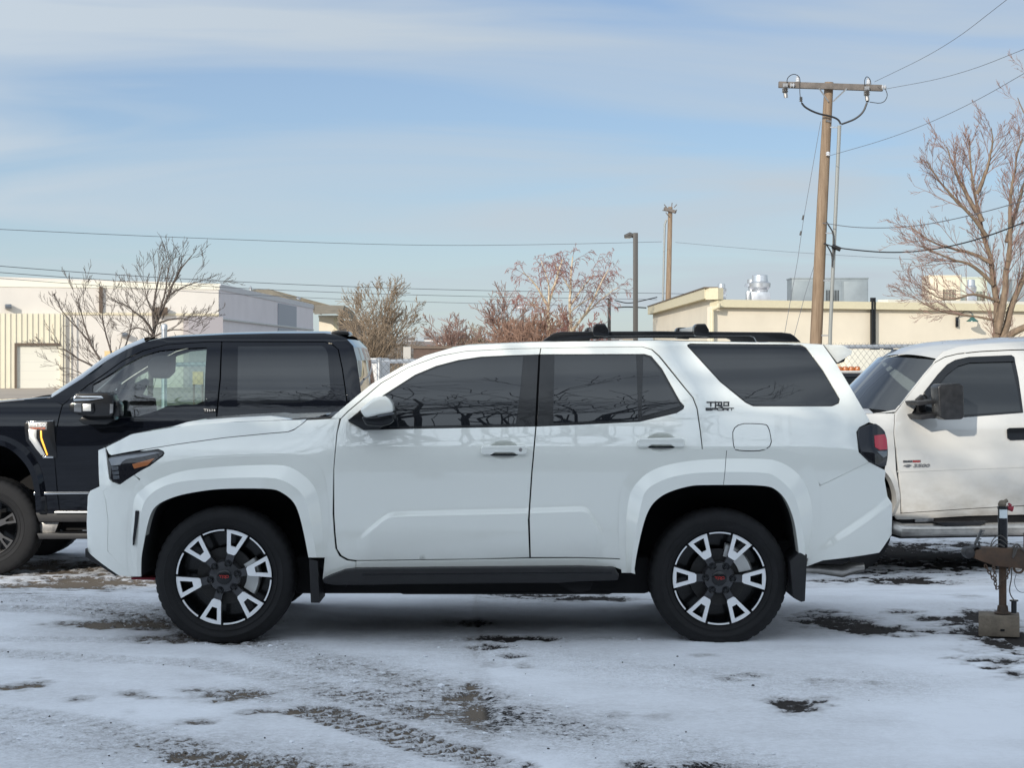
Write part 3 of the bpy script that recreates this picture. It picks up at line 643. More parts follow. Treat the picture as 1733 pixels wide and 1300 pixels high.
mb = MB()
for x0, y0, x1, y1, th in L+[s_+(13,) for s_ in Sx]:
    a = V.p3(1170+x0/10.833, 660+y0/10.833, dw=.0025); b = V.p3(1170+x1/10.833, 660+y1/10.833, dw=.0025); d = b-a; th = th/10.833*11/F
    zz = d.normalized(); yy = Vector((0, -1, .35)).normalized(); xx = zz.cross(yy).normalized(); yy = xx.cross(zz)
    mb.box((a+b)/2, (th, .004, d.length+th*.4), Matrix((xx, yy, zz)).transposed())
mb.build('badge_lettering', M_TEXTK, bside, angle=20)
# rear end
rb = V.panel('rear_bumper', [(1387, 824), (1471, 783.5), (1498, 797.5), (1496.5, 813), (1501.5, 841), (1509.5, 854), (1508.5, 905), (1488, 935), (1393, 948), (1366, 958), (1370, 935), (1383, 890), (1387, 850)], M_WHITE, res=.024, lines=[(list(RCR), (-.04, -.03, -.02, -.01, 0, .01, .02, .03))])
V.bridge('bumper_rear_face', [(1495.5, 797), (1496, 813), (1501, 841), (1509, 854), (1508, 905), (1487, 935)], M_WHITE, bulge=(.05, 0), dw=-.004)
tl = V.panel('tail_light', [(1451, 731), (1456.5, 724), (1480, 716), (1491, 722.5), (1500, 733), (1504, 768), (1499, 795), (1470, 780.5), (1454.5, 764)], M_SMOKE, dw=.008, rnd=1, res=.02, bev=.004)
V.panel('brake_lens', [(1480, 737.5), (1497, 735), (1501.5, 744), (1502.5, 761), (1489, 762), (1481, 757)], M_RED, tl, dw=.013, res=.02, bev=.003)
V.panel('reverse_lens', [(1484, 764), (1502, 763.5), (1501, 772), (1495, 775)], M_LAMP, tl, dw=.012, res=.02, bev=.001)
V.bridge('tailgate', [(1415, 617), (1430, 641), (1452, 679), (1472, 714), (1478, 717)], M_TINT, bulge=(.05, 0), dw=-.01)
V.bridge('tailgate_lower', [(1478, 717), (1499, 734), (1502.5, 768), (1497, 797)], M_WHITE, bulge=(.03, 0), dw=-.012)
V.slab('roof_spoiler', [(1393.5, 583.2), (1427, 584.2), (1442.5, 594), (1441, 600), (1417, 614.5)], -.62, .66, M_WHITE, bev=.006)
V.slab('spoiler_lamp', [(1417, 613), (1431, 606.5), (1429, 612), (1418, 616)], -.4, .6, M_TRIM, bev=.002)
# roof, windscreen
V.bridge('roof', [(764, 589), (789, 585), (865, 581.3), (918, 579.5), (1000, 578), (1129, 577), (1170, 578.5), (1358, 581.3), (1394, 583.6)], M_WHITE, bulge=(0, .012), dw=-.001, n=25)
ws = [(563, 706.5), (604, 671.5), (631, 649.5), (678, 622), (720, 602), (764, 589)]
V.bridge('windscreen', ws, M_TINT2, bulge=(-.03, .0), dw=-.012)
# rocker and running board
V.panel('rocker_panel', [(604, 951.3), (700, 950.3), (897, 947), (980, 946.5), (1071, 949), (1074, 971), (1062, 967), (1040, 959.5), (980, 957.5), (603.5, 961.5)], M_WHITE, res=.03)
V.slab('running_board', [(545, 981), (560, 974), (583, 965.5), (603, 963), (980, 959.5), (1040, 961.5), (1048, 974), (1046, 983), (980, 985), (946, 987.5), (680, 989.5), (640, 990.5), (565, 991), (548, 988)], .72, .985, M_PLAST, bev=.012, seg=3)
V.slab('running_board_tread', [(612, 972), (1035, 968.5), (1035, 971), (612, 974.5)], .9, .9875, M_TRIM, bev=.001)
V.slab('board_bracket', [(940, 986), (1004, 985), (998, 999), (985, 1003), (972, 1003)], .70, .9, M_DARK, bev=.003)
for px, py in ((582, 991), (628, 990), (822, 988), (828, 987)): V.slab('board_bolt', [(px-4, py-2), (px+4, py-2), (px+4, py+3), (px-4, py+3)], .8, .86, M_DARK, bev=.001)
mb = MB(); u0, z0 = V.uz(990, 992, .62); u1, z1 = V.uz(1120, 995, .62); mb.tube([(u0, -.62, z0), (u1, -.62, z1)], .022, 12); mb.lathe([(0, -.03), (.03, -.03), (.03, .03), (0, .03)], 20, c=(u0, -.62, z0)); mb.build('trailing_arm', M_DARK, suv)
mb = MB(); ax = V.uz(1217, 985, .6); mb.tube([(ax[0], -.75, .39), (ax[0], .75, .39)], .05, 12); mb.lathe([(0, -.16), (.13, -.1), (.16, 0), (.13, .1), (0, .16)], 20, c=(ax[0], .1, .39)); mb.build('rear_axle', M_DARK, suv)
V.slab('mud_flap', [(523, 946), (537, 950), (541, 1021), (526, 1021)], .62, .95, M_PLAST, bev=.003, both=True)
V.slab('mud_flap', [(1353, 935), (1366, 939), (1362.5, 1018), (1356, 1019.5), (1342, 1012), (1337, 950)], .62, .96, M_PLAST, bev=.003, both=True)
mb = MB(); pts = [V.uz(x, y, .45) for x, y in ((1340, 962), (1385, 963), (1425, 967), (1440, 962), (1462, 960))]; mb.tube([(a, -.45, b) for a, b in pts], [.026, .03, .04, .04, .025], 14); mb.build('exhaust_pipe', M_SILL, suv)
mb = MB(); mb.box((0.0, 0, .36), (2.1, 1.3, .22)); mb.build('floor_pan', M_DARK, suv, bevel=.03)
mb = MB(); mb.box((0.2, 0, .27), (1.3, .9, .1)); mb.build('skid_plate', M_DARK, suv, bevel=.03)
mb = MB(); mb.box((2.0, 0, .50), (.5, 1.2, .12)); mb.build('rear_valance', M_DARK, suv, bevel=.02)
# roof rack
V.slab('rack_rail', [(918, 577.5), (935, 565), (943, 562.5), (952, 561.3), (1120, 560.5), (1323, 562.5), (1338, 564.5), (1344, 568), (1356, 579.5), (1281, 578.5), (1277, 571), (1270, 568.7), (1120, 567.8), (1002, 569.5), (997, 577.5)], .60, .648, M_TRIM, both=True, bev=.004)
for px in ((1003, 1031), (1174, 1201)):
    a, b = px; ym = 559
    cm = V.slab('rack_crossbar', [(a+6, 551), (b-6, 550.5), (b-3, 556), (b-6, 560.5), (a+6, 561)], -.63, .63, M_ALU if a > 1100 else M_TRIM, bev=.006)
    V.slab('crossbar_clamp', [(a+1, 552), (a+5, 548), (b-7, 547.8), (b-1, 558), (b, 569), (b-2, 570), (a+4, 569), (a, 565.5)], .575, .695, M_TRIM, cm, bev=.01, seg=3, both=True)
# wheels
wm = (M_GUN, M_MACH, M_MACH)
make_wheel(V, 'wheel', CF, .905, .405, .281, .262, 13, wm, hub_z=.379, caliper=0)
make_wheel(V, 'wheel', CRR, .905, .400, .274, .262, -1, wm, hub_z=.371, caliper=45)
make_wheel(V, 'wheel', CF, .905, .405, .281, .262, 5, wm, hub_z=.379, far=True)
make_wheel(V, 'wheel', CRR, .905, .400, .274, .262, 30, wm, hub_z=.371, far=True)

# ================================================================ the black pickup
KW = Curve([(.35, .93), (.5, .96), (.7, .985), (.9, 1.0), (1.1, 1.005), (1.25, 1.003), (1.34, .99), (1.42, .966), (1.5, .952), (1.6, .929), (1.75, .882), (1.88, .827), (1.97, .778), (2.03, .735), (2.08, .67), (2.2, .5)])
KF = Curve([(.35, .93), (.5, .97), (.7, .99), (.9, 1.0), (1.1, 1.003), (1.25, .99), (1.35, .965), (1.43, .92), (1.5, .86), (1.6, .75)])
PU = -(886.5+866.5-866.5)*16.2/F
def W_pick(u, z):
    k = sst(-.9, -1.4, u); wv = KW(z)*(1-k)+KF(z)*k
    wv -= .02*sst(1.2, 1.16, z)*sst(.86, .9, z)*0
    if u > .93 and u < 1.35: wv -= .045*sst(.93, 1.12, u)     # cab corner tucks in at the back
    if u < -3.0: wv -= .5*(min(-3.0-u, .6))**2*1.2
    return wv
BO = P(0, 0, 1); bx = -1.55
K = Veh('pickup_truck', 'black crew cab pickup truck with lifted suspension parked behind the white vehicle', 'pickup truck', (bx-.78, 17.2, -.2), 0, W_pick)
kt = K.root
AK = (-20, 894)
K_A = [(-103, 870), (-100, 834), (-93, 800), (-78, 778), (-58, 762), (-40, 754), (0, 752), (21, 763), (38, 779), (52, 800), (59, 834), (61, 868)]
K_D = [(-122, 870), (-119, 834), (-112, 790), (-95, 763), (-70, 746), (-40, 736), (2, 735), (30, 746), (53, 764), (70, 792), (78, 834), (80, 868)]
K.panel('front_fender', [(-205, 705), (-150, 694), (-60, 686), (0, 681.5), (60, 676.5), (84, 675), (104, 685.5), (95, 727), (91, 769), (96, 836), (100, 869), (68, 869), (64, 834), (56, 795), (42, 774), (22, 756), (0, 745), (-40, 746), (-62, 755), (-85, 774), (-100, 800), (-107, 840), (-110, 870), (-205, 860)], M_BLACKP, res=.04)
K.flare('wheel_arch_flare', AK, [K_A, [(x*.5+a*.5, y*.5+b*.5) for (x, y), (a, b) in zip(K_A, K_D)], K_D], [.045, .045, .004], M_BLACKP, kt, k=50)
qq = K.poly(K_A, dw=.02)
K.slab('wheel_well', K_A, .35, .38, M_DARK, both=True, bev=0)
for sg in (1, -1):
    mb = MB(); mb.add([(a, -sg*(W_pick(a, b)+.01), b) for a, b in qq]+[(a, -sg*.37, b) for a, b in qq], [(i, i+1, len(qq)+i+1, len(qq)+i) for i in range(len(qq)-1)]); mb.build('wheel_well_liner', M_DARK, kt)
h0 = [(-205, 703, None, 0), (-150, 692.5, None, 0), (-60, 684.5, None, 0), (0, 680, None, 0), (60, 675, None, 0), (86, 673, None, 0)]
h1 = [(-205, 700, .74, 0), (-60, 681.5, .78, 0), (0, 678.5, .80, 0), (60, 673.5, .80, 0), (86, 671, .80, 0)]
h2 = [(-205, 697, .4, 0), (-60, 680, .42, 0), (0, 677.5, .42, 0), (60, 673, .42, 0), (90, 671, .42, 0)]
h3 = [(-205, 697, .001, 0), (-60, 680, .001, 0), (0, 677.5, .001, 0), (60, 673, .001, 0), (94, 671, .001, 0)]
K.loft('hood', [h0, h1, h2, h3], M_BLACKP, k=40).build('hood', M_BLACKP, kt, angle=30)
K.slab('wiper', [(40, 676), (70, 669.5), (84, 668), (86, 671), (72, 673), (42, 678)], .1, .7, M_TRIM, bev=.002)
K.bridge('front_fascia', [(-205, 704), (-206, 760), (-206, 860)], M_PLAST, bulge=(-.12, 0))
fd = K.panel('front_door', [(107, 686.5), (150, 652.5), (206, 613.5), (244, 594.5), (282, 584.5), (350, 580), (373.5, 579.5), (371, 640), (365, 703), (361, 869), (103, 869), (99, 836), (93.5, 769), (97.5, 727)], M_BLACKP, res=.04,
             holes=[[(157, 651), (206, 621), (244, 601.5), (270, 593.5), (300, 590.5), (350, 588), (346, 684), (283, 687), (266, 695), (232, 705.5), (204, 707), (170, 708), (156, 700), (156, 664)]])
K.panel('window', [(156, 650), (206, 620), (244, 600.5), (270, 592.5), (300, 589.5), (352, 587), (348, 685), (283, 688), (266, 696), (232, 706.5), (204, 708), (170, 709), (155, 701), (155, 664)], M_GLASS, fd, dw=-.014, res=.06, bev=.001, depth=.001)
K.panel('pillar_trim', [(352, 584), (372.5, 583), (370, 640), (365.3, 694), (348, 694), (350, 640)], M_BLACKP, fd, dw=.001, res=.04, bev=.001)
kp = K.slab('keypad', [(344.5, 692), (366, 691.5), (366, 698), (345, 698.5)], .955, .982, M_TRIM, fd, bev=.004)
u, z = K.uz(347, 696.6, .985); u1, z1 = K.uz(364, 693, .985); text_obj('keypad_digits', '1 3 5 7 9', M_TEXTW, kp, (u, -.985, z), u1-u, z1-z)
rd_ = K.panel('rear_door', [(377, 579.5), (549, 580), (560, 583), (571, 592), (578, 625), (583, 660), (588, 700), (590, 869), (365, 869), (368.5, 703), (374.5, 640)], M_BLACKP, res=.045)
K.panel('window_trim', [(377.5, 583), (548, 583), (557, 588), (563, 600), (566, 660), (563, 674), (548, 679), (512, 688), (402, 693), (370, 693.5), (375, 640)], M_BLACKP, rd_, dw=.001, res=.05, bev=.001)
K.panel('window', [(403, 586.5), (545, 585.5), (551, 590), (555, 600), (559.5, 660), (558, 666), (549, 671.5), (511, 681.5), (402, 683)], M_TINT, rd_, dw=.0035, res=.05, bev=.001)
K.panel('cab_side', [(85, 675), (140, 640.5), (181, 610.5), (214, 592), (244, 579.5), (282, 571.5), (384, 566.5), (460, 564.8), (549, 564.5), (565, 567), (585, 573), (597, 586), (603, 610), (608, 650), (611, 700), (612, 869), (593, 869), (591, 700), (586, 660), (581, 625), (574, 591), (562, 581), (549, 577.5), (374, 577.3), (350, 577.8), (282, 582.3), (243, 592), (205, 611), (149, 650), (106, 684)], M_BLACKP, res=.04)
K.bridge('cab_roof', [(246, 578.5), (282, 571.3), (384, 566.3), (460, 564.6), (549, 564.3), (565, 567), (584, 573)], M_BLACKP, bulge=(0, .03), dw=-.002, n=21)
K.bridge('windscreen', [(85, 674.5), (140, 640), (181, 610), (214, 591.5), (246, 578.5)], M_SHIELD, bulge=(-.10, .05), dw=-.012)
K.bridge('cab_back_frame', [(586, 574), (598, 587), (604, 610)], M_BLACKP, bulge=(.02, 0), dw=-.01)
bw = K.bridge('rear_window', [(604, 610), (608, 640), (611, 668)], M_TINT2, bulge=(.03, 0), dw=-.03)
K.bridge('cab_back_panel', [(604, 610), (608, 640), (611, 668), (612, 700), (612, 869)], M_BLACKP, bulge=(-.0, 0), dw=-.012)
K.slab('rear_window_rail', [(609.5, 642), (616, 640), (617, 643), (610, 645)], -.6, .6, M_TRIM, bev=.002)
K.slab('roof_brake_lamp', [(556, 566), (562, 560.5), (572, 559.5), (589, 561), (592, 567)], .16, .5, M_TRIM, bev=.006)
K.slab('rocker_panel', [(60, 868), (612, 868), (612, 884), (66, 884)], .8, .97, M_PLAST, bev=.008)
K.slab('running_board', [(62, 903), (612, 903), (612, 912), (66, 913)], .72, 1.0, M_PLAST, bev=.008)
K.slab('running_board_bracket', [(62, 885), (100, 884), (92, 904), (70, 904)], .6, .9, M_STEEL, bev=.004)
K.slab('door_moulding', [(57, 834), (96, 833), (590, 830), (590, 834), (96, 837), (57, 838)], .998, 1.008, M_CHROME, fd, bev=.002)
K.slab('door_crease_moulding', [(92, 866), (590, 866), (590, 869), (92, 869)], .965, 1.006, M_ALU, fd, bev=.001)
K.panel('bed_side', [(618, 694), (1010, 694), (1010, 860), (890, 868), (875, 810), (835, 770), (760, 770), (715, 810), (700, 868), (618, 868)], M_BLACKP, res=.08)
K.bridge('bed_floor', [(618, 760), (1010, 760)], M_PLAST)
K.bridge('tail_gate', [(1010, 694), (1010, 860)], M_BLACKP, bulge=(.03, 0))
K.slab('frame', [(-150, 868), (1000, 868), (1000, 898), (-150, 898)], -.85, .80, M_DARK, bev=.01)
K.slab('firewall', [(60, 700), (90, 690), (100, 869), (60, 869)], -.9, .9, M_DARK, bev=.01)
K.slab('floor', [(90, 860), (610, 860), (610, 869), (90, 869)], -.9, .9, M_DARK, bev=.005)
# vent badge on the fender
bd = K.slab('fender_vent', [(41, 718), (45, 714.5), (90, 712), (92, 728), (96, 768), (96, 776), (72, 775), (58, 764), (44, 747), (42, 732)], .975, 1.010, M_TRIM, bev=.003)
K.slab('vent_blade', [(48, 727), (62, 727), (61.5, 742), (66, 750), (77, 771), (70, 771), (61, 760), (49, 743)], .985, 1.018, M_ALU, bd, bev=.003)
K.slab('vent_light', [(68, 729), (70.5, 729), (71, 741), (81, 770), (79, 771), (69, 745), (68, 738)], .985, 1.0155, M_LED, bd, bev=.001)
pl = K.slab('name_plate', [(48, 716), (80, 714.5), (79, 727.5), (48, 728)], .99, 1.014, M_STEEL, bd, bev=.002)
u, z = K.uz(50, 722.3, 1.016); u1, z1 = K.uz(77.5, 716.2, 1.016); text_obj('model_lettering', 'F-150', M_TEXTW, pl, (u, -1.016, z), u1-u, z1-z, bold=.02)
u, z = K.uz(50, 727, 1.016); u1, z1 = K.uz(77.5, 723.3, 1.016); text_obj('trim_lettering', 'TREMOR', M_TEXTO, pl, (u, -1.016, z), u1-u, z1-z, bold=.02)
K.slab('vent_trim', [(44, 713.5), (90, 711.5), (90, 713), (45, 715.5)], .99, 1.014, M_CHROME, bd, bev=.001)
K.slab('vent_trim', [(72, 772.5), (90, 771.8), (90, 775.5), (73, 775.5)], .99, 1.014, M_CHROME, bd, bev=.001)
# mirror
mi = K.slab('mirror', [(124, 668), (130, 664.5), (182, 664.5), (189, 668), (192, 680), (192, 700), (187, 706), (152, 706), (130, 702), (124, 695)], 1.08, 1.32, M_TRIM, fd, bev=.02, seg=3)
K.slab('mirror_cap', [(123, 672), (127, 670), (172, 670), (176, 675), (150, 679), (124, 680)], 1.2, 1.335, M_CHROME, mi, bev=.012, seg=3)
K.slab('mirror_arm', [(140, 704), (185, 702), (194, 711), (180, 719), (142, 719), (132, 712)], .95, 1.2, M_TRIM, mi, bev=.01)
K.slab('camera_housing', [(117, 684), (124, 681), (158, 682), (160, 696), (156, 700), (128, 700), (117, 696)], 1.2, 1.34, M_TRIM, mi, bev=.008)
K.slab('mirror_lamp', [(140, 684), (154, 684), (154, 696), (140, 696)], 1.25, 1.347, M_ALU, mi, bev=.004)
K.slab('mirror_lamp', [(125, 683), (138, 683), (138, 698), (125, 697)], 1.25, 1.346, M_LAMP, mi, bev=.006)
K.slab('turn_repeater', [(186, 684), (191.5, 684), (191, 699), (185.5, 701)], 1.2, 1.326, M_LAMP, mi, bev=.002)
K.slab('mirror_spotter', [(192, 678), (199, 679), (203, 686), (203, 705), (192, 706)], 1.12, 1.28, M_TRIM, mi, bev=.01)
# cabin
for sg in (1, -1):
    K.slab('door_pillar', [(358, 582), (390, 582), (390, 865), (350, 865), (354, 700)], sg*.70 if False else sg*.60, sg*.72, M_DARK, bev=.003)
    mb = MB(); qq = K.poly([(364, 582), (384, 582), (386, 640), (384, 700), (380, 865), (352, 865), (356, 700), (362, 640)], dw=-.035); mb.add([(a, -sg*(W_pick(a, b)-.035), b) for a, b in qq], [tuple(range(8))]); mb.build('door_seal', M_DARK, kt)
K.slab('dashboard', [(92, 690), (120, 672), (170, 662), (178, 668), (170, 700), (160, 760), (95, 760)], -.85, .85, M_SEAT, bev=.02)
for wv in (-.72, .12):
    st = K.slab('front_seat', [(272, 850), (272, 800), (284, 730), (292, 712), (304, 704), (316, 712), (330, 780), (338, 810), (250, 810), (246, 850)], wv, wv+.58, M_SEAT, bev=.04, seg=3)
    K.slab('headrest', [(296, 700), (298, 690), (304, 684), (316, 686), (318, 698), (314, 706), (298, 706)], wv+.16, wv+.42, M_SEAT, st, bev=.025, seg=3)
K.slab('sun_visor', [(250, 612), (262, 603), (288, 602), (287, 630), (276, 641), (258, 640), (250, 628)], -.62, -.30, M_SEAT, bev=.015)
K.slab('far_door_trim', [(190, 668), (214, 655), (246, 640), (252, 646), (240, 668), (262, 674), (266, 720), (190, 720)], -.90, -.84, M_SEAT, bev=.01)
u, z = K.uz(184, 680, .42); sw = MB(); cth = R(62)
ring_ = [Vector((math.cos(a)*.19*math.cos(cth), math.sin(a)*.19, math.cos(a)*.19*math.sin(cth))) for a in np.linspace(0, 2*math.pi, 33)]
sw.tube([Vector((u, -.42, z))+p for p in ring_], .016, 8, False); sw.box((u, -.42, z), (.05, .16, .1)); sw.box((u, -.42, z), (.02, .36, .025)); sw.tube([(u, -.42, z), (u-.35, -.42, z-.15)], .03, 8); sw.build('steering_wheel', M_TRIM, kt)
km = (M_TRIM, mat('dark_grey_alloy', (.06, .06, .063), .4, .6, coat=.3), M_TRIM)
for far in (False, True):
    make_wheel(K, 'wheel', AK, .98 if not far else .98, .42, .245, .30, 20, km, hub_z=.415, style=6, far=far)
    make_wheel(K, 'wheel', (790, 894), .98, .42, .245, .30, 20, km, hub_z=.415, style=6, far=far)

# ================================================================ the white work truck
CW = Curve([(.4, .93), (.5, .965), (.7, .99), (.9, 1.0), (1.05, 1.0), (1.2, .985), (1.3, .965), (1.38, .94), (1.5, .897), (1.7, .82), (1.85, .755), (1.9, .72), (1.95, .66), (2.1, .4)])
def W_work(u, z): return CW(z)-(.5*max(0, -2.7-u)**2)
yaw = R(8)
def on_plane(px, Y): return Vector(((px-CX)*Y/F, Y, 0))
c0 = on_plane(1520, 16.3)
uu = Vector((math.cos(yaw), math.sin(yaw), 0)); nn_ = Vector((math.sin(yaw), -math.cos(yaw), 0))
Cv = Veh('pickup_truck', 'white heavy-duty pickup truck with tow mirrors and dirty sills at right', 'pickup truck', (c0.x+uu.x*.6-nn_.x*1.0, c0.y+uu.y*.6-nn_.y*1.0, -.19), yaw, W_work)
ct = Cv.root
Cv.panel('front_fender', [(1180, 715), (1320, 705), (1420, 701.5), (1478, 701), (1513, 700.5), (1511.5, 734), (1516, 798), (1519.5, 816), (1523, 850), (1523.5, 872), (1512, 873), (1519, 850), (1518, 825), (1510, 806), (1495, 788), (1460, 775), (1420, 775), (1385, 790), (1368, 815), (1364, 872), (1180, 880)], M_CREAM, res=.04)
CA = [(1358, 872), (1362, 820), (1380, 786), (1420, 769), (1465, 770), (1497, 785), (1514, 804), (1523, 830), (1524, 850), (1514, 873)]
Cv.flare('wheel_arch_flare', (1434, 893), [[(1434+(x-1434)*.93, 893+(y-893)*.93) for x, y in CA], CA], [.025, .002], M_CREAM, ct, k=40)
Cv.slab('wheel_well', CA, .35, .38, M_DARK, bev=0)
Cv.loft('hood', [[(1180, 713, None, 0), (1320, 703.5, None, 0), (1478, 699.5, None, 0)], [(1180, 704, .7, 0), (1320, 696, .74, 0), (1470, 692, .76, 0)], [(1180, 700, .001, 0), (1320, 692, .001, 0), (1450, 690, .001, 0)]], M_CREAM, k=24).build('hood', M_CREAM, ct, angle=30)
Cv.bridge('front_fascia', [(1180, 714), (1180, 800), (1180, 880)], M_TRIM, bulge=(-.1, 0))
cd = Cv.panel('front_door', [(1516, 700), (1540, 668), (1566, 635), (1582, 616), (1600, 606), (1622, 600.5), (1660, 596.5), (1712, 594), (1733, 593.5), (1739, 620), (1748, 690), (1752, 780), (1752, 854), (1640, 860.5), (1527.5, 868), (1523.5, 816), (1514.5, 734)], M_CREAM, res=.04)
Cv.panel('window_trim', [(1541, 703), (1550, 688), (1566, 662), (1588, 634), (1604, 617), (1618, 609), (1641, 604), (1711, 601), (1716, 603.5), (1724, 640), (1732, 699), (1633, 706.5), (1551, 709.5), (1544, 708)], M_TRIM, cd, dw=.0015, res=.05, bev=.001)
Cv.panel('window', [(1566, 690), (1580, 664), (1600, 638), (1618, 622), (1640, 615), (1711, 612.5), (1722, 660), (1727.5, 696), (1640, 702), (1575, 706)], M_TINT2, cd, dw=.004, res=.05, bev=.001)
Cv.panel('rain_visor', [(1564, 665), (1588, 634), (1604, 617), (1618, 609), (1641, 604), (1712, 601), (1717, 604), (1718, 611), (1712, 612), (1642, 614), (1622, 620), (1602, 635), (1580, 662), (1570, 674)], M_TRIM, cd, dw=.022, res=.04, bev=.004, depth=.02)
Cv.panel('cab_side', [(1478, 700.5), (1515, 697), (1586, 608.5), (1598, 596), (1625, 587), (1660, 583), (1733, 578.5), (1800, 576), (1905, 578), (1915, 600), (1930, 700), (1935, 850), (1756, 854), (1756, 780), (1752, 690), (1743, 620), (1737, 590.5), (1712, 591), (1660, 593.5), (1622, 597.5), (1599, 603), (1581, 613), (1564, 632), (1538, 665), (1517, 693)], M_CREAM, res=.045)
Cv.panel('rear_window_glass', [(1765, 610), (1870, 608), (1885, 690), (1775, 697)], M_TINT2, dw=.003, res=.06, bev=.001)
Cv.bridge('cab_roof', [(1588, 608), (1600, 596), (1627, 587.5), (1660, 583.5), (1733, 579), (1800, 576.5), (1905, 578)], M_CREAM, bulge=(-.06, .045), dw=-.002, n=21)
Cv.bridge('windscreen', [(1517, 697), (1540, 667), (1566, 634), (1586, 609.5)], M_SHIELD, bulge=(-.20, .03), dw=-.012, power=2.0)
Cv.bridge('cab_back', [(1905, 579), (1915, 600), (1930, 700), (1935, 850)], M_CREAM)
Cv.bridge('cowl', [(1484, 701), (1500, 700), (1517, 697)], M_PLAST, dw=-.03)
Cv.slab('dashboard', [(1508, 712), (1530, 700), (1560, 702), (1556, 760), (1515, 760)], -.8, .8, M_SEAT, bev=.02)
for wv in (-.7, .1): Cv.slab('front_seat', [(1650, 820), (1660, 720), (1672, 640), (1690, 640), (1700, 720), (1706, 820)], wv, wv+.55, M_SEAT, bev=.04)
Cv.slab('cab_floor', [(1512, 855), (1920, 850), (1920, 862), (1512, 868)], -.92, .92, M_DARK, bev=.005)
Cv.panel('rocker_panel', [(1515.5, 874.5), (1528, 870.5), (1640, 863), (1756, 856.5), (1935, 853), (1935, 866), (1640, 873), (1540, 879), (1519, 879)], M_CREAM, res=.05)
Cv.slab('sill_frame', [(1522, 878), (1935, 866), (1935, 892), (1522, 892)], .6, .93, M_DARK, bev=.004)
Cv.slab('chassis', [(1522, 880), (1960, 868), (1960, 905), (1522, 912)], -.85, .80, M_DARK, bev=.01)
p0 = Cv.uz(1518, 898, 1.0); p1 = Cv.uz(1940, 884, 1.0); mb = MB(); mb.tube([(p0[0], -.90, p0[1]+.02), (p0[0]+.05, -.98, p0[1]), (p0[0]+.25, -1.0, p0[1]), (p1[0], -1.0, p0[1]-.0)], .058, 16)
st = mb.build('side_step_tube', M_SILL, ct)
Cv.slab('step_pad', [(1582, 884.5), (1672, 882), (1660, 889), (1600, 890.5)], .96, 1.056, M_PLAST, st, bev=.004)
Cv.slab('step_plate', [(1549, 877), (1580, 876), (1580, 883.5), (1549, 884.5)], .90, .95, M_STEEL, st, bev=.002)
Cv.slab('door_handle_recess', [(1704, 727), (1708, 724.5), (1752, 723.5), (1752, 744), (1710, 745.5), (1705, 742)], W_work(0, 1.1)-.0, 1.006, M_TRIM, cd, bev=.004)
Cv.slab('door_moulding', [(1518, 797.5), (1640, 793), (1752, 789), (1752, 791), (1640, 795), (1518, 799.5)], .995, 1.004, M_CREAM, cd, bev=.001)
bdg = Cv.slab('engine_badge', [(1528.5, 779.5), (1558.5, 778.7), (1558.5, 782.5), (1528.5, 783.5)], .99, 1.004, M_STEEL, cd, bev=.001)
u, z = Cv.uz(1529.3, 782.9, 1.005); u1, z1 = Cv.uz(1544, 779.8, 1.005); text_obj('badge_lettering', 'DURA', M_TEXTK, bdg, (u, -1.005, z), u1-u, z1-z, bold=.02)
u, z = Cv.uz(1545, 782.8, 1.005); u1, z1 = Cv.uz(1558, 779.4, 1.005); text_obj('badge_lettering', 'MAX', M_TEXTR, bdg, (u, -1.005, z), u1-u, z1-z, bold=.05)
Cv.slab('emblem', [(1528.5, 789.5), (1531.5, 787), (1535, 787), (1535.5, 786), (1540, 786), (1540.5, 787), (1543.5, 787), (1541, 790), (1539.5, 790), (1539, 791.5), (1533.5, 791.5), (1533, 790)], .99, 1.006, M_STEEL, cd, bev=.001)
u, z = Cv.uz(1545, 791.3, 1.004); u1, z1 = Cv.uz(1574, 785.3, 1.004); text_obj('weight_lettering', '3500', M_STEEL, cd, (u, -1.004, z), u1-u, z1-z, bold=.035, shear=.25)
mi = Cv.slab('tow_mirror', [(1587, 655), (1592, 650), (1624, 648.5), (1631, 652), (1632.5, 706), (1628, 710), (1600, 711), (1590, 706)], 1.18, 1.36, mat('worn_grey_plastic', (.013, .013, .014), .40, var=.5, vscale=20, coat=.2), cd, bev=.022, seg=3)
Cv.slab('mirror_arm', [(1553, 680), (1588, 677), (1590, 681.5), (1556, 687)], .93, 1.25, M_PLAST, mi, bev=.004)
Cv.slab('mirror_arm', [(1556, 703), (1590, 697), (1592, 706), (1560, 711)], .93, 1.25, M_PLAST, mi, bev=.004)
Cv.slab('mirror_bracket', [(1553, 676), (1562, 668), (1567, 690), (1570, 707), (1556, 710)], .93, 1.0, M_PLAST, mi, bev=.004)
for px, wv, hh in ((1522, -.45, 9), (1584, .10, 9)):
    Cv.slab('roof_marker_lamp', [(px-11, 597-(1584-px)*-.05), (px-6, 597-hh+(1584-px)*.05), (px+8, 597-hh+(1584-px)*.05), (px+13, 597)], wv-.06, wv+.06, M_TRIM, bev=.006)
p0 = Cv.uz(1590, 592, .3); mb = MB(); mb.tube([(p0[0], -.3, p0[1]-.03), (p0[0]+.03, -.3, p0[1]+.06)], .006, 6); mb.build('roof_aerial', M_TRIM, ct)
cm_ = (M_CREAM, M_ALU, M_ALU)
make_wheel(Cv, 'wheel', (1434, 893), .97, .41, .22, .26, 0, cm_, hub_z=.405, style=8)
make_wheel(Cv, 'wheel', (1434, 893), .97, .41, .22, .26, 0, cm_, hub_z=.405, style=8, far=True)

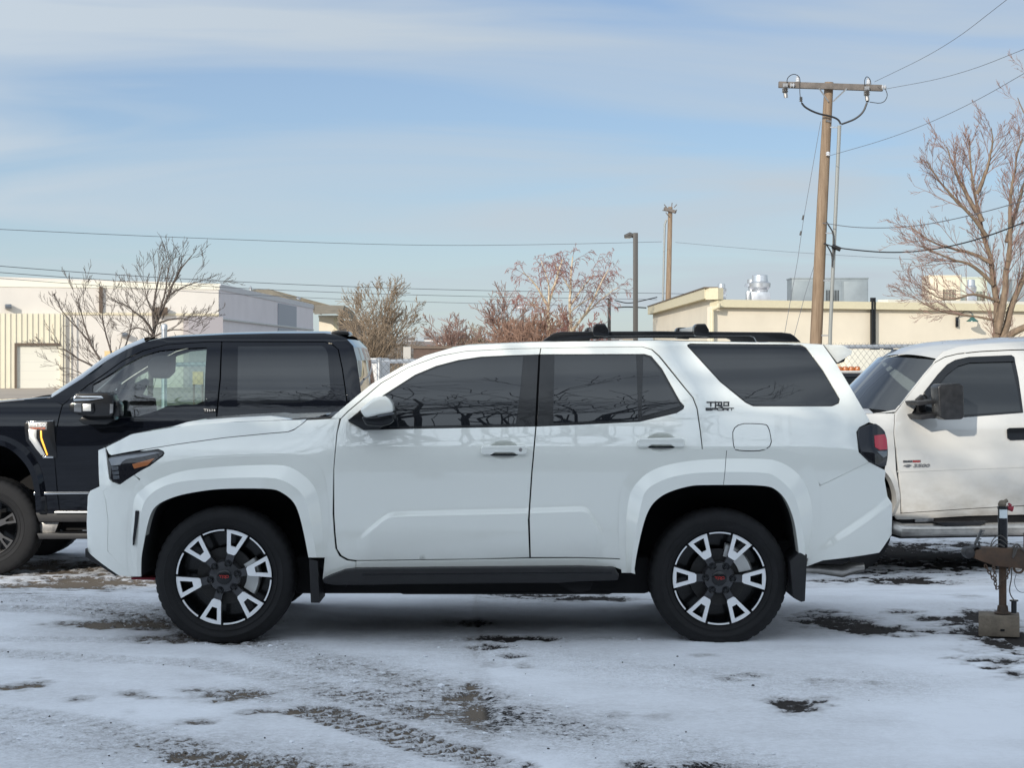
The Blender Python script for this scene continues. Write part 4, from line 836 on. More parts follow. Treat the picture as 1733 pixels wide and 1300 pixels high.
# ================================================================ ground
def gz(x, y):
    z = -.2*sst(12.7, 16.2, y)-.22*sst(24, 60, y)
    return z
rng = np.random.default_rng(7)
def vnoise(X, Y, sc, seed):
    r = np.random.default_rng(seed); N = 256; g = r.random((N, N)); x = X*sc+37.3; y = Y*sc+11.7
    xi = np.floor(x).astype(int); yi = np.floor(y).astype(int); fx = x-xi; fy = y-yi; fx = fx*fx*(3-2*fx); fy = fy*fy*(3-2*fy)
    a = g[xi % N, yi % N]; b = g[(xi+1) % N, yi % N]; c = g[xi % N, (yi+1) % N]; d = g[(xi+1) % N, (yi+1) % N]
    return (a*(1-fx)+b*fx)*(1-fy)+(c*(1-fx)+d*fx)*fy
def fbm(X, Y, sc, seed, o=4, g=.55):
    s = 0; a = 1; t = 0
    for i in range(o): s = s+a*vnoise(X, Y, sc*2**i, seed+i); t += a; a *= g
    return s/t
def g3(px, py):                                  # photo pixel to lot surface
    z = 0
    for _ in range(6):
        p = G(px, py, z); z = gz(p.x, p.y)
    return p
STEP = .021; gx_ = np.arange(-6, 7.2, STEP); gy_ = np.arange(6.2, 20.45, STEP)
GX, GY = np.meshgrid(gx_, gy_); shp = GX.shape
Zb = -.2*(lambda t: t*t*(3-2*t))(np.clip((GY-12.7)/3.5, 0, 1))
lump = fbm(GX, GY, 1.3, 3, 5); fine = fbm(GX, GY, 9, 21, 4); streak = fbm(GX*.35, GY*1.6, 2.0, 31, 5); clod = fbm(GX, GY*1.15, 17, 55, 3, .6)
cover = .78+.34*(lump-.5)+.12*(streak-.5)
rough = np.zeros(shp); hgt = .010*fbm(GX, GY, .9, 71, 4)+.004*fine
def blob(px, py, rx, ry, s, pw=1.0):
    rx *= 1.25; ry *= 1.25; s *= .78             # bare patch given by its centre and half sizes in the photograph
    c = g3(px, py); a = g3(px+rx, py); b0 = g3(px, py-ry); b1 = g3(px, py+ry)
    hx = abs(a.x-c.x)+.01; hy = abs(b0.y-b1.y)/2+.02
    d = np.hypot((GX-c.x)/hx, (GY-(b0.y+b1.y)/2)/hy)+1.5*(fine-.5)+1.2*(lump-.5)+1.1*(clod-.5)
    global cover
    cover = cover-s*np.clip(1.25-d, 0, 1)**pw
def line_dist(pts):
    q = [g3(*p) for p in pts]; d = np.full(shp, 1e9); t_ = np.zeros(shp); acc = 0
    for a, b in zip(q, q[1:]):
        vx, vy = b.x-a.x, b.y-a.y; L = math.hypot(vx, vy); tt = np.clip(((GX-a.x)*vx+(GY-a.y)*vy)/L**2, 0, 1)
        dd = np.hypot(GX-a.x-tt*vx, GY-a.y-tt*vy); sg = np.sign(vx*(GY-a.y)-vy*(GX-a.x)); m = dd < np.abs(d); d = np.where(m, dd*np.where(sg == 0, 1, sg), d); t_ = np.where(m, acc+tt*L, t_); acc += L
    return d, t_
def track(pts, wid, bare, tread=0.0, dep=.006, rg=.4):
    global cover, hgt, rough
    d, t = line_dist(pts); m = np.clip(1.3-np.abs(d)/(wid/2)+.5*(fine-.5), 0, 1); m = np.clip(m*2.2, 0, 1)
    pat = (np.sin((t+.35*np.abs(d))*2*math.pi/.085) > -.1).astype(float)*(np.abs(np.sin(d*math.pi/.052)) > .30)
    pat = np.clip(pat*(.35+.9*clod), 0, 1)
    cover = cover-m*.85*(bare+tread*pat); hgt = hgt-m*(dep+.006*pat); rough = np.maximum(rough, m*rg)
def scuff(pts, wid, bare, rg):
    global cover, rough
    d, t = line_dist(pts); m = np.clip(1.25-np.abs(d)/(wid/2)+.9*(lump-.5), 0, 1); cover = cover-m*bare*(clod*1.2); rough = np.maximum(rough, m*rg)
SEAM = [(802, 1030), (812, 1090), (818, 1140), (828, 1220), (842, 1305)]
qs = [g3(*p) for p in SEAM]; seam_x = np.interp(GY, [p.y for p in qs][::-1], [p.x for p in qs][::-1])
left = np.clip((seam_x-GX)/.03, 0, 1)
for b in [(1500, 985, 75, 4, .75), (1545, 983, 36, 5, .5), (1425, 984, 62, 2, .6), (1418, 1052, 52, 9, .62), (1495, 1070, 44, 7, .62), (1398, 1037, 24, 3, .6), (1525, 1037, 28, 3, .5), (1572, 1048, 30, 3, .5), (1690, 1121, 50, 12, .7), (1715, 1140, 28, 8, .6), (1640, 1120, 26, 6, .4),
          (1347, 1195, 40, 10, .55), (1305, 1188, 22, 4, .4), (1392, 1184, 24, 3, .3), (1410, 1155, 30, 4, .3), (1480, 1158, 26, 4, .3), (892, 1082, 48, 3, .7), (836, 1098, 24, 4, .6), (872, 1112, 24, 4, .45), (885, 1127, 12, 4, .4), (835, 1126, 22, 5, .35), (925, 1010, 60, 4, .6), (1010, 1016, 60, 4, .6), (795, 1055, 30, 4, .4),
          (170, 1058, 72, 4, .42), (235, 1060, 50, 6, .42), (300, 1080, 60, 6, .35), (60, 1160, 24, 7, .45), (18, 1163, 22, 2, .4), (405, 1178, 50, 8, .5), (338, 1170, 28, 3, .4), (440, 1205, 34, 3, .4), (140, 1185, 20, 4, .4), (228, 1176, 20, 4, .4), (262, 1183, 22, 3, .36), (290, 1232, 26, 4, .34), (332, 1222, 28, 4, .4), (220, 1208, 16, 4, .3),
          (798, 1163, 12, 5, .66), (788, 1178, 22, 4, .66), (772, 1182, 20, 3, .5), (806, 1203, 10, 6, .4), (1700, 1075, 60, 22, .75), (1660, 1040, 40, 5, .5), (1640, 1010, 30, 3, .4), (1225, 1150, 30, 4, .3), (1190, 1110, 14, 2, .3), (1270, 1145, 20, 3, .35), (120, 985, 130, 16, .75), (60, 960, 110, 10, .6), (1580, 944, 130, 19, 1.1), (1690, 955, 90, 6, .6), (1640, 925, 150, 5, .7),  # bare asphalt under the white truck also darkens in for its shadow
          (1080, 1298, 50, 8, .5), (1180, 1300, 60, 6, .45), (1040, 1212, 16, 4, .25), (1115, 1215, 18, 4, .2)]: blob(*b)
track([(535, 1205), (640, 1237), (740, 1268), (850, 1300)], .26, .17, .40, .004, .9)
track([(-30, 1105), (150, 1115), (330, 1122), (480, 1150), (600, 1180), (700, 1215)], .24, .06, .12, .002, .6)
track([(-30, 1082), (140, 1084), (330, 1087), (420, 1092)], .22, .05, .10, .002, .5)
track([(200, 1025), (340, 1062), (480, 1105), (620, 1135), (810, 1180)], .40, .08, .10, .001, .7)
track([(-40, 1200), (150, 1225), (300, 1265), (430, 1310)], .26, .08, .14, .002, .7)
track([(330, 1285), (470, 1300), (600, 1312)], .3, .10, .32, .002, .9)
track([(0, 1030), (120, 1035), (240, 1050), (400, 1085)], .3, .12, .10, .001, .6)
scuff([(560, 1130), (700, 1180), (830, 1230)], 1.0, .20, 1.0)
scuff([(430, 1175), (620, 1190), (800, 1210)], .7, .14, .8)
scuff([(-30, 1240), (200, 1270), (420, 1280), (560, 1295)], .9, .17, .9)
scuff([(840, 1205), (990, 1240), (1120, 1275), (1230, 1310)], .8, .19, 1.0)
scuff([(830, 1100), (960, 1120), (1120, 1140), (1300, 1160), (1470, 1160)], .9, .10, .7)
scuff([(0, 1010), (150, 1020), (330, 1050)], 1.0, .19, .9)
scuff([(700, 1082), (1100, 1083)], .25, .18, .5)
cover -= .10*np.exp(-((GX-seam_x-.012)/.02)**2)+left*np.exp(-np.clip(seam_x-GX, 0, 9)/.09)*(.16+.3*(fine-.5))*(GY < 10.9)
# drifts against the seam
hgt += .010*np.clip((GX-seam_x)/.02, 0, 1)*np.exp(-np.clip(GX-seam_x, 0, 9)/.10)
snow = np.clip((cover+.20*(clod-.5)-.40)/.12, 0, 1)
Z = Zb+hgt*.5+.012*snow*(.6+.8*fine)+rough*snow*.018*(clod-.45)-.012
Z = np.where((GY < 6.4) | (GY > 20.25) | (GX < -5.9) | (GX > 7.1), Zb-.06, Z)
me = bpy.data.meshes.new('snowy_pavement'); ny, nx = shp
me.vertices.add(nx*ny); me.vertices.foreach_set('co', np.stack([GX, GY, Z], -1).astype(np.float32).ravel())
idx = np.arange(nx*ny).reshape(ny, nx); quads = np.stack([idx[:-1, :-1], idx[:-1, 1:], idx[1:, 1:], idx[1:, :-1]], -1).reshape(-1, 4); nq = len(quads)
me.loops.add(nq*4); me.polygons.add(nq); me.loops.foreach_set('vertex_index', quads.ravel().astype(np.int32)); me.polygons.foreach_set('loop_start', (np.arange(nq)*4).astype(np.int32)); me.polygons.foreach_set('loop_total', np.full(nq, 4, np.int32))
me.update(); me.validate(); me.shade_smooth()
for nm, arr in (('cover', cover), ('left', left), ('rough', rough)):
    at = me.attributes.new(nm, 'FLOAT', 'POINT'); at.data.foreach_set('value', arr.astype(np.float32).ravel())
def snow_mat(name, attr=True, base_cover=.75):
    m = bpy.data.materials.new(name); m.use_nodes = True; t = m.node_tree; b = t.nodes['Principled BSDF']; N = t.nodes.new; Lk = t.links.new
    def math_(op, a, b_=None, c=None):
        n = N('ShaderNodeMath'); n.operation = op
        for i, v in enumerate((a, b_, c)):
            if v is None: continue
            if isinstance(v, (int, float)): n.inputs[i].default_value = v
            else: Lk(v, n.inputs[i])
        return n.outputs[0]
    c = N('ShaderNodeTexCoord')
    def noise(s, d, r=.6, sc=None):
        n = N('ShaderNodeTexNoise'); n.inputs['Scale'].default_value = s; n.inputs['Detail'].default_value = d; n.inputs['Roughness'].default_value = r
        if sc:
            mp_ = N('ShaderNodeMapping'); mp_.inputs['Scale'].default_value = sc; Lk(c.outputs['Object'], mp_.inputs[0]); Lk(mp_.outputs[0], n.inputs['Vector'])
        else: Lk(c.outputs['Object'], n.inputs['Vector'])
        return n.outputs['Fac']
    nf = noise(24, 7, .78); nm_ = noise(3.2, 6, .65); ng = noise(160, 3, .6); ns = noise(75, 3, .7)
    if attr:
        def at(nm):
            a = N('ShaderNodeAttribute'); a.attribute_name = nm; return a.outputs['Fac']
        cov, lf, rg = at('cover'), at('left'), at('rough')
    else: cov, lf, rg = math_('MULTIPLY_ADD', noise(.5, 6), .9, base_cover-.45), noise(.15, 2), 0.3
    dm = N('ShaderNodeMapRange'); Lk(cov, dm.inputs[0]); dm.inputs[1].default_value = .82; dm.inputs[2].default_value = .40; dm.inputs[3].default_value = 0; dm.inputs[4].default_value = 1.15
    amp = math_('ADD', math_('MULTIPLY_ADD', rg, .34, .18), dm.outputs[0])
    cv = math_('ADD', cov, math_('MULTIPLY', math_('SUBTRACT', nf, .5), amp)); cv = math_('ADD', cv, math_('MULTIPLY', math_('SUBTRACT', nm_, .5), .16))
    cv = math_('ADD', cv, math_('MULTIPLY', math_('SUBTRACT', ns, .5), math_('MULTIPLY_ADD', rg, .75, .10)))
    mr = N('ShaderNodeMapRange'); mr.interpolation_type = 'SMOOTHSTEP'; Lk(cv, mr.inputs[0]); mr.inputs[1].default_value = .34; mr.inputs[2].default_value = .50; snow_f = mr.outputs[0]
    thin = N('ShaderNodeMapRange'); Lk(cv, thin.inputs[0]); thin.inputs[1].default_value = .46; thin.inputs[2].default_value = .86
    def mix(f, a, b_):
        n = N('ShaderNodeMix'); n.data_type = 'RGBA'
        Lk(f, n.inputs['Factor'])
        for k, v in (('A', a), ('B', b_)):
            if isinstance(v, tuple): n.inputs[k].default_value = (*v, 1)
            else: Lk(v, n.inputs[k])
        return n.outputs['Result']
    asph = mix(ng, (.008, .007, .007), (.055, .048, .044)); conc = mix(ng, (.10, .08, .062), (.23, .19, .15))
    bare = mix(lf, asph, conc); sn = mix(thin.outputs[0], (.40, .395, .40), (.80, .82, .86))
    Lk(mix(snow_f, bare, sn), b.inputs['Base Color'])
    rr = N('ShaderNodeMapRange'); Lk(snow_f, rr.inputs[0]); rr.inputs[3].default_value = .9; rr.inputs[4].default_value = .75; Lk(rr.outputs[0], b.inputs['Roughness'])
    b.inputs['Specular IOR Level'].default_value = .15
    bp = N('ShaderNodeBump'); bp.inputs['Strength'].default_value = .8; bp.inputs['Distance'].default_value = .012
    hh = math_('ADD', math_('MULTIPLY', snow_f, .7), math_('MULTIPLY', nf, math_('MULTIPLY_ADD', rg, .9, .34))); hh = math_('ADD', hh, math_('MULTIPLY', ng, .12)); Lk(hh, bp.inputs['Height']); Lk(bp.outputs[0], b.inputs['Normal'])
    return m
structure(link('snowy_pavement', me, snow_mat('snow_over_pavement')))
# loose crumbs of snow and grit kicked up by tyres
rc = np.random.default_rng(12); flat_ = rough.ravel()*(GY.ravel() < 13); pick = rc.choice(flat_.size, 1000, p=flat_/flat_.sum()); cl = MB(); gr = MB()
ico = [(0, 0, 1), (.89, 0, .45), (.28, .85, .45), (-.72, .53, .45), (-.72, -.53, .45), (.28, -.85, .45), (.7, .5, -.3), (-.27, .85, -.3), (-.89, 0, -.3), (-.27, -.85, -.3), (.7, -.5, -.3)]
icf = [(0, 1, 2), (0, 2, 3), (0, 3, 4), (0, 4, 5), (0, 5, 1), (1, 6, 2), (2, 6, 7), (2, 7, 3), (3, 7, 8), (3, 8, 4), (4, 8, 9), (4, 9, 5), (5, 9, 10), (5, 10, 1), (1, 10, 6)]
for n_i, i in enumerate(pick):
    s_ = float(rc.gamma(2.2, .0017))+.0015; g_ = n_i % 9 == 0; x_, y_, z_ = GX.ravel()[i], GY.ravel()[i], Z.ravel()[i]
    (gr if g_ else cl).add([(x_+p[0]*s_*rc.uniform(.7, 1.5)*(.6 if g_ else 1), y_+p[1]*s_*rc.uniform(.7, 1.3)*(.6 if g_ else 1), z_+.2*s_+p[2]*s_*rc.uniform(.4, .8)) for p in ico], icf)
tag(cl.build('snow_crumbs', mat('snow_crumb', (.78, .80, .84), .8), flat=True), 'crumbs of broken snow scattered over the tyre tracks', 'snow', kind='stuff')
tag(gr.build('grit', mat('dark_grit', (.03, .027, .025), .9), flat=True), 'dark grit specks scattered over the scuffed snow', 'grit', kind='stuff')
# wide ground sheet
ys = sorted(set([-60, -30, -12, 0, 6.3, 9, 12, 12.7, 13.6, 14.5, 15.4, 16.2, 17.4, 18.6, 20.4, 24, 28, 33, 40, 48, 60, 80, 110, 150, 200, 300, 500, 800, 1300, 2200, 4000])); xs_ = [-3000, -1000, -400, -150, -80, -45, -25, -14, -5.95, 0, 7.15, 14, 25, 45, 80, 150, 400, 1000, 3000]
vs = []; fs = []
for y in ys:
    for x in xs_: vs.append((x, y, gz(x, y)-(.075 if -5.96 <= x <= 7.16 and 6.2 < y < 20.42 else .004)))
for j in range(len(ys)-1):
    for i in range(len(xs_)-1): a = j*len(xs_)+i; fs.append((a, a+1, a+len(xs_)+1, a+len(xs_)))
near = MB(); near.add(vs, [f for f in fs if vs[f[2]][1] <= 33]); structure(near.build('parking_lot', snow_mat('far_snow', False, .82), recalc=False))
M_FIELD = mat('dry_winter_ground', (.20, .165, .115), .95, col2=(.30, .27, .22), vscale=.05, detail=8)
far = MB(); far.add(vs, [f for f in fs if vs[f[2]][1] > 33]); structure(far.build('field', M_FIELD, recalc=False))
mb = MB(); mb.add([(-90, 60, -.40), (-14, 60, -.40), (-20, 146, -.40), (-90, 132, -.40)], [(0, 1, 2, 3)]); structure(mb.build('driveway', mat('pale_concrete_drive', (.36, .30, .24), .9, var=.15, vscale=.3), recalc=False))
# hills with the town
hv = []; hf = []; nxh = 60; prof = [(620, -1), (800, 3), (1000, 7), (1250, 11.5), (1500, 15.5), (1800, 17)]
for j, (y, h) in enumerate(prof):
    for i in range(nxh+1):
        x = -700+1400*i/nxh; hv.append((x, y, h+(1.6 if j > 1 else .4)*math.sin(x*.013+j)+1.2*math.sin(x*.031+2*j)))
for j in range(len(prof)-1):
    for i in range(nxh): a = j*(nxh+1)+i; hf.append((a, a+1, a+nxh+2, a+nxh+1))
mb = MB(); mb.add(hv, hf); structure(mb.build('hills', mat('brown_wooded_hillside', (.10, .085, .075), .95, col2=(.24, .20, .155), vscale=.045, detail=10, stretch=(1, .3, 1)), recalc=False))
rr = random.Random(4); hm = [mat('far_house_white', (.62, .61, .60), .8), mat('far_house_grey', (.34, .35, .37), .8), mat('far_house_tan', (.45, .38, .30), .8)]; rm = mat('far_roof', (.16, .14, .13), .9)
for k in range(46):
    x0 = rr.uniform(690, 1075); y0 = rr.uniform(566, 600); Yd = 700+(600-y0)/34*900; p = P(x0, y0, Yd)
    if x0 < 780 and rr.random() < .0: continue
    w_, d_, h_ = rr.uniform(5, 12), 8, rr.uniform(2.6, 4.2)
    hz = float(np.interp(Yd, [q[0] for q in prof], [q[1] for q in prof]))-1
    t = thing('hillside_house', 'tiny pale house among the trees on the far hillside', 'house', (p.x, Yd, hz), 0, 'tiny houses on the far hillside')
    mb = MB(); mb.box((0, 0, h_/2), (w_, d_, h_)); mb.build('wall', rr.choice(hm), t, flat=True)
    mb = MB(); mb.add([(-w_/2-.4, -d_/2-.5, h_), (w_/2+.4, -d_/2-.5, h_), (w_/2+.4, d_/2+.5, h_), (-w_/2-.4, d_/2+.5, h_), (-w_/2, 0, h_+2.2), (w_/2, 0, h_+2.2)], [(0, 1, 5, 4), (2, 3, 4, 5), (0, 4, 3), (1, 2, 5), (0, 3, 2, 1)]); mb.build('roof', rm, t, flat=True)

# ================================================================ buildings
M_STUC = mat('cream_stucco', (.70, .625, .505), .9, var=.05, vscale=.6, bump=.1, bscale=20)
M_FASC = mat('straw_fascia', (.62, .555, .39), .7, var=.05)
M_WALLW = mat('off_white_panel', (.64, .595, .54), .85, var=.05, vscale=.25)
M_GREYW = mat('pale_grey_block', (.74, .70, .72), .85, var=.05, vscale=.3)
M_RIB = mat('ribbed_yellow_metal', (.68, .625, .49), .55, var=.04, vscale=.5)
M_DOORW = mat('white_garage_door', (.68, .65, .56), .6)
M_GALV = mat('galvanised_metal', (.48, .49, .50), .35, .75, var=.15, vscale=3)
M_BROWN = mat('brown_metal', (.12, .085, .06), .6)
M_ROOFT = mat('brown_shingle', (.21, .175, .125), .9, var=.3, vscale=1.2, stretch=(1, 1, 6))
M_PLY = mat('plywood_panel', (.55, .40, .20), .8, var=.1)
# left warehouse
w0 = P(-160, 456, 137); w1 = P(370, 480, 145); w2 = P(530, 515, 199); zb = -.42
def wall_pt(px, py, a=w0, b=w1):                 # a photo pixel on the plane of the front wall
    d = Vector(((px-CX)/F, 1, (HY-py)/F)); n_ = Vector((b.y-a.y, -(b.x-a.x), 0)); t = ((a-Vector((0, 0, CH))).dot(n_))/d.dot(n_); return Vector((0, 0, CH))+d*t
wf = thing('warehouse', 'long white warehouse with ribbed yellow lower wall and roller door at left', 'building', (w1.x, w1.y, zb), 0)
def rel(root, p): return Vector(p)-root.location
def quad_box(root, name, m, a, b, z0, z1, thick, bev=0, nrm=None):   # wall slab along a-b
    a = Vector((a[0], a[1], 0)); b = Vector((b[0], b[1], 0)); d = (b-a).normalized(); n_ = Vector((d.y, -d.x, 0)) if nrm is None else nrm; L = (b-a).length
    mb = MB(); c = (a+b)/2-n_*thick/2; c.z = (z0+z1)/2; mb.box(rel(root, c), (L, thick, z1-z0), Matrix.Rotation(math.atan2(d.y, d.x), 3, 'Z')); return mb.build(name, m, root, bevel=bev)
ztop = w1.z
quad_box(wf, 'front_wall', M_WALLW, w0, w1, zb, ztop-.45, .4)
zl0 = P(0, 463, 139.6).z; mb = MB(); mb.prism([(-60, 0), (0, 0), (0, .0), (-60, 1.0)], 0, .4); ow = mb.build('sloping_parapet', M_WALLW, wf)
dfr_ = (w1-w0); ow.rotation_euler = (0, 0, math.atan2(dfr_.y, dfr_.x)); ow.location = (0, 0, ztop-zb)
quad_box(wf, 'side_wall', M_GREYW, w1+Vector((0, .42, 0)), w2, zb, ztop-.45, .4)
dfr = (w1-w0); dfr.z = 0; dfr.normalize(); nfr = Vector((dfr.y, -dfr.x, 0)); dsd = (w2-w1); dsd.z = 0; dsd.normalize(); nsd = Vector((dsd.y, -dsd.x, 0))
quad_box(wf, 'parapet_cap', mat('pale_cap', (.76, .72, .60), .7), w0+nfr*.06, w1+nfr*.06+dfr*.06, ztop-.45, ztop, .6)
quad_box(wf, 'parapet_cap', mat('pale_grey_cap', (.60, .60, .62), .7), w1+nsd*.06+Vector((0, .7, 0)), w2+nsd*.06, ztop-.45, ztop, .6)
mb = MB(); mb.add([rel(wf, (w0.x, w0.y, ztop-.5)), rel(wf, (w1.x, w1.y, ztop-.5)), rel(wf, (w2.x, w2.y, ztop-.5)), rel(wf, (w2.x-60, w2.y, ztop-.5))], [(0, 1, 2, 3)]); mb.build('flat_roof', M_GREYW, wf)
a = wall_pt(-160, 533); b = wall_pt(104, 533); zl = wall_pt(60, 531).z
m0, m1 = wall_pt(-160, 600)+nfr*.5, wall_pt(105, 600)+nfr*.5
d0, d1 = wall_pt(27, 600)+nfr*.5, wall_pt(100, 600)+nfr*.5; zd = wall_pt(60, 584).z
quad_box(wf, 'ribbed_wall', M_RIB, m0, d0, zb, zl, .45); quad_box(wf, 'ribbed_wall', M_RIB, d1, m1, zb, zl, .45); quad_box(wf, 'ribbed_wall', M_RIB, d0, d1, zd, zl, .45)
for k in range(20):
    p = wall_pt(-60+k*9.3, 600)
    if 27 < -60+k*9.3 < 100: quad_box(wf, 'wall_rib', M_RIB, p+nfr*.58, p+nfr*.58+dfr*.07, zd+.1, zl, .07)
    else: quad_box(wf, 'wall_rib', M_RIB, p+nfr*.58, p+nfr*.58+dfr*.07, zb, zl, .07)
gd = quad_box(wf, 'garage_door', M_DOORW, d0-nfr*.15, d1-nfr*.15, zb, zd, .1)
for k in range(1, 5): quad_box(wf, 'door_panel_line', mat('door_line', (.6, .57, .5), .7), d0-nfr*.147, d1-nfr*.147, zb+(zd-zb)*k/5, zb+(zd-zb)*k/5+.03, .02)
quad_box(wf, 'door_frame', M_BROWN, d0+nfr*.1, d1+nfr*.1, zd-.02, zd+.14, .3); quad_box(wf, 'door_frame', M_BROWN, d0+nfr*.1-dfr*.16, d0+nfr*.1, zb, zd+.14, .3)
quad_box(wf, 'string_course', mat('tan_course', (.62, .55, .40), .8), wall_pt(105, 535)+nfr*.08, w1+nfr*.08, zl-.05, zl+.12, .2)
a = wall_pt(167.5, 530); b = wall_pt(173, 530); quad_box(wf, 'downspout', M_BROWN, a+nfr*.25, b+nfr*.25, wall_pt(170, 529).z, wall_pt(170, 485).z, .25)
for x0, x1, y0, y1, mm, nm in ((7, 18, 515, 523, M_LAMP, 'wall_lamp'), (204, 214, 563, 571, M_LAMP, 'wall_lamp'), (257, 281, 520, 533, M_BROWN, 'wall_sign_box')):
    a = wall_pt(x0, y1); b = wall_pt(x1, y1); quad_box(wf, nm, mm, a+nfr*.75, b+nfr*.75, wall_pt(x0, y1).z, wall_pt(x0, y0).z, .75, bev=.05)
a = wall_pt(310, 600)+nfr*2.2; b = wall_pt(367, 600)+nfr*2.2; quad_box(wf, 'shadow_bay', mat('painted_shadow_grey', (.34, .315, .33), .85), a, b, zb, wall_pt(330, 537).z, 2.1)  # grey colour paints in the shadow lying on this stretch of wall
def side_pt(px, py): return wall_pt(px, py, w1, w2)
for y0, y1 in ((516, 553), (557, 600)): quad_box(wf, 'grey_side_panel', mat('slate_panel', (.36, .38, .42), .7), side_pt(470, y0)+nsd*.12, side_pt(500, y0)+nsd*.12, side_pt(485, y1).z, side_pt(485, y0).z, .1)
quad_box(wf, 'side_band', M_GALV, side_pt(372, 545)+nsd*.15, side_pt(529, 560)+nsd*.15, side_pt(372, 541).z-.0, side_pt(372, 541).z+.12, .12)
# boards leaning behind the fence
for x0, x1, y0, y1, lb in ((177, 204, 594, 640, 'tan plywood board standing in front of the white warehouse behind the bare tree'), (326, 344, 629, 651, 'small tan plywood board seen through the black pickup side window')):
    p = P(x0, y1, 60); q_ = P(x1, y0, 60); t = thing('plywood_board', lb, 'board', (p.x, 60, gz(0, 60)), 0)
    mb = MB(); mb.box(((q_.x-p.x)/2, 0, (q_.z+p.z)/2-gz(0, 60)), (q_.x-p.x, .05, q_.z-p.z)); mb.build('panel', M_PLY, t, bevel=.005)
    mb = MB()
    for xx in (.03, q_.x-p.x-.03): mb = MB(); mb.box((xx, .06, (q_.z-gz(0, 60))/2), (.06, .06, q_.z-gz(0, 60))); mb.build('post', M_BROWN, t)
# house with the brown roof
hr = thing('house', 'cream house with a hipped brown shingle roof beyond the white warehouse', 'house', (*P(500, 600, 225).xy, -.4), 0)
def hp(px, py, Y): return rel(hr, P(px, py, Y))
def poly_mesh(root, name, m, faces):
    mb = MB()
    for f in faces: mb.add(f, [tuple(range(len(f)))])
    return mb.build(name, m, root, flat=True)
e0, e1, e2, r0, r1 = hp(420, 533, 222), hp(575, 533, 222), hp(607, 548, 236), hp(452, 489, 235), hp(545, 517, 232)
poly_mesh(hr, 'roof', M_ROOFT, [(hp(400, 500, 222), hp(545, 533, 222), hp(533, 517, 232), hp(455, 489, 234), hp(428, 490, 234)), (hp(532, 532, 220), hp(577, 531, 220), hp(583, 517, 229), hp(533, 516, 229)), (hp(577, 531, 220), hp(608, 546, 240), hp(598, 527, 240), hp(583, 517, 229)), (hp(598, 527, 240), hp(608, 546, 240), hp(455, 489, 234)), (hp(428, 490, 234), hp(455, 489, 234), hp(598, 527, 240), hp(430, 500, 260))])
mb = MB(); a = hp(534, 600, 221); b = hp(566, 534, 221); mb.box(((a.x+b.x)/2, 3, b.z/2), (b.x-a.x, 6, b.z)); mb.build('wall', M_STUC, hr, flat=True)
mb = MB(); a = hp(560, 600, 224); b = hp(604, 541, 224); mb.box(((a.x+b.x)/2, 6, b.z/2), (b.x-a.x, 8, b.z)); mb.build('wall', mat('brown_siding', (.34, .27, .22), .8), hr, flat=True)  # siding in a darker brown than the cream wall
mb = MB(); a = hp(530, 535, 219); b = hp(577, 532, 219); mb.box(((a.x+b.x)/2, 0, (a.z+b.z)/2), (b.x-a.x, .3, .25)); mb.build('gutter', M_DOORW, hr)
mb = MB(); a = hp(559.5, 600, 220.8); b = hp(565.5, 536, 220.8); mb.box(((a.x+b.x)/2, 0, b.z/2), (b.x-a.x, .2, b.z)); mb.build('corner_board', M_FASC, hr)
for px, py, w_ in ((424, 489, 5), (505, 507, 8)):
    mb = MB(); a = hp(px, py, 233); mb.lathe([(0, 0), (w_*.03, 0), (w_*.03, .6), (w_*.045, .62), (0, .9)], 12, c=(a.x, a.y, a.z-.5), axis='z'); mb.build('roof_vent', M_GALV, hr)
# tan building on the right
c0_, c1_, c2_ = P(1205, 507, 82), P(1093, 518, 111), P(1760, 515.3, 89.5)
c1_.x = c0_.x-.4; zb = -.42
tb_ = thing('commercial_building', 'cream stucco building with a straw coloured eave and rooftop equipment at right', 'building', (c0_.x, c0_.y, zb), 0)
zt = c0_.z; ln = (c2_-c0_); ln.z = 0; ln.normalize(); nf_ = Vector((ln.y, -ln.x, 0))
c3_ = c0_+ln*30
quad_box(tb_, 'front_wall', M_STUC, c0_, c3_, zb, zt-.3, .4)
quad_box(tb_, 'side_wall', M_STUC, c1_, c0_+Vector((0, .42, 0)), zb, zt+.16, .4)
quad_box(tb_, 'eave', M_FASC, c0_+nf_*.22+Vector((.15, 0, 0)), c3_+nf_*.22, zt-.33, zt, .7)
quad_box(tb_, 'eave_cap', M_DOORW, c0_+nf_*.25+ln*9, c3_+nf_*.25, zt, zt+.12, .8)
sdir = (c0_-c1_); sdir.z = 0; sdir.normalize(); ns_ = Vector((sdir.y, -sdir.x, 0))
zp = P(1205, 487.5, 82).z
quad_box(tb_, 'parapet', M_FASC, c1_+ns_*.3, c0_+ns_*.3-sdir*.25, zt+.05, zp, .55)
quad_box(tb_, 'parapet_end', M_FASC, c0_+ns_*.3-sdir*.25+nf_*.1, c0_+Vector((.22, -.35, 0)), zt+.0, zp, .35)
quad_box(tb_, 'parapet_flashing', M_BROWN, c1_+ns_*.34, c0_+ns_*.34, zp, zp+.05, .6)
mb = MB(); mb.add([rel(tb_, (c0_.x, c0_.y, zt-.05)), rel(tb_, (c3_.x, c3_.y, zt-.05)), rel(tb_, (c3_.x, c3_.y+28, zt-.05)), rel(tb_, (c1_.x, c1_.y, zt-.05))], [(0, 1, 2, 3)]); mb.build('flat_roof', M_GREYW, tb_)
def tp(px, py): return wall_pt(px, py, c0_, c2_)
pts = [tp(1206, 514)+nf_*.5, tp(1206, 519)+nf_*.5, tp(1202, 524)+nf_*.2, tp(1201, 530)+nf_*.2, tp(1201, 600)+nf_*.2]
mb = MB(); mb.tube([rel(tb_, p) for p in pts], .09, 8); mb.build('downpipe', M_FASC, tb_)
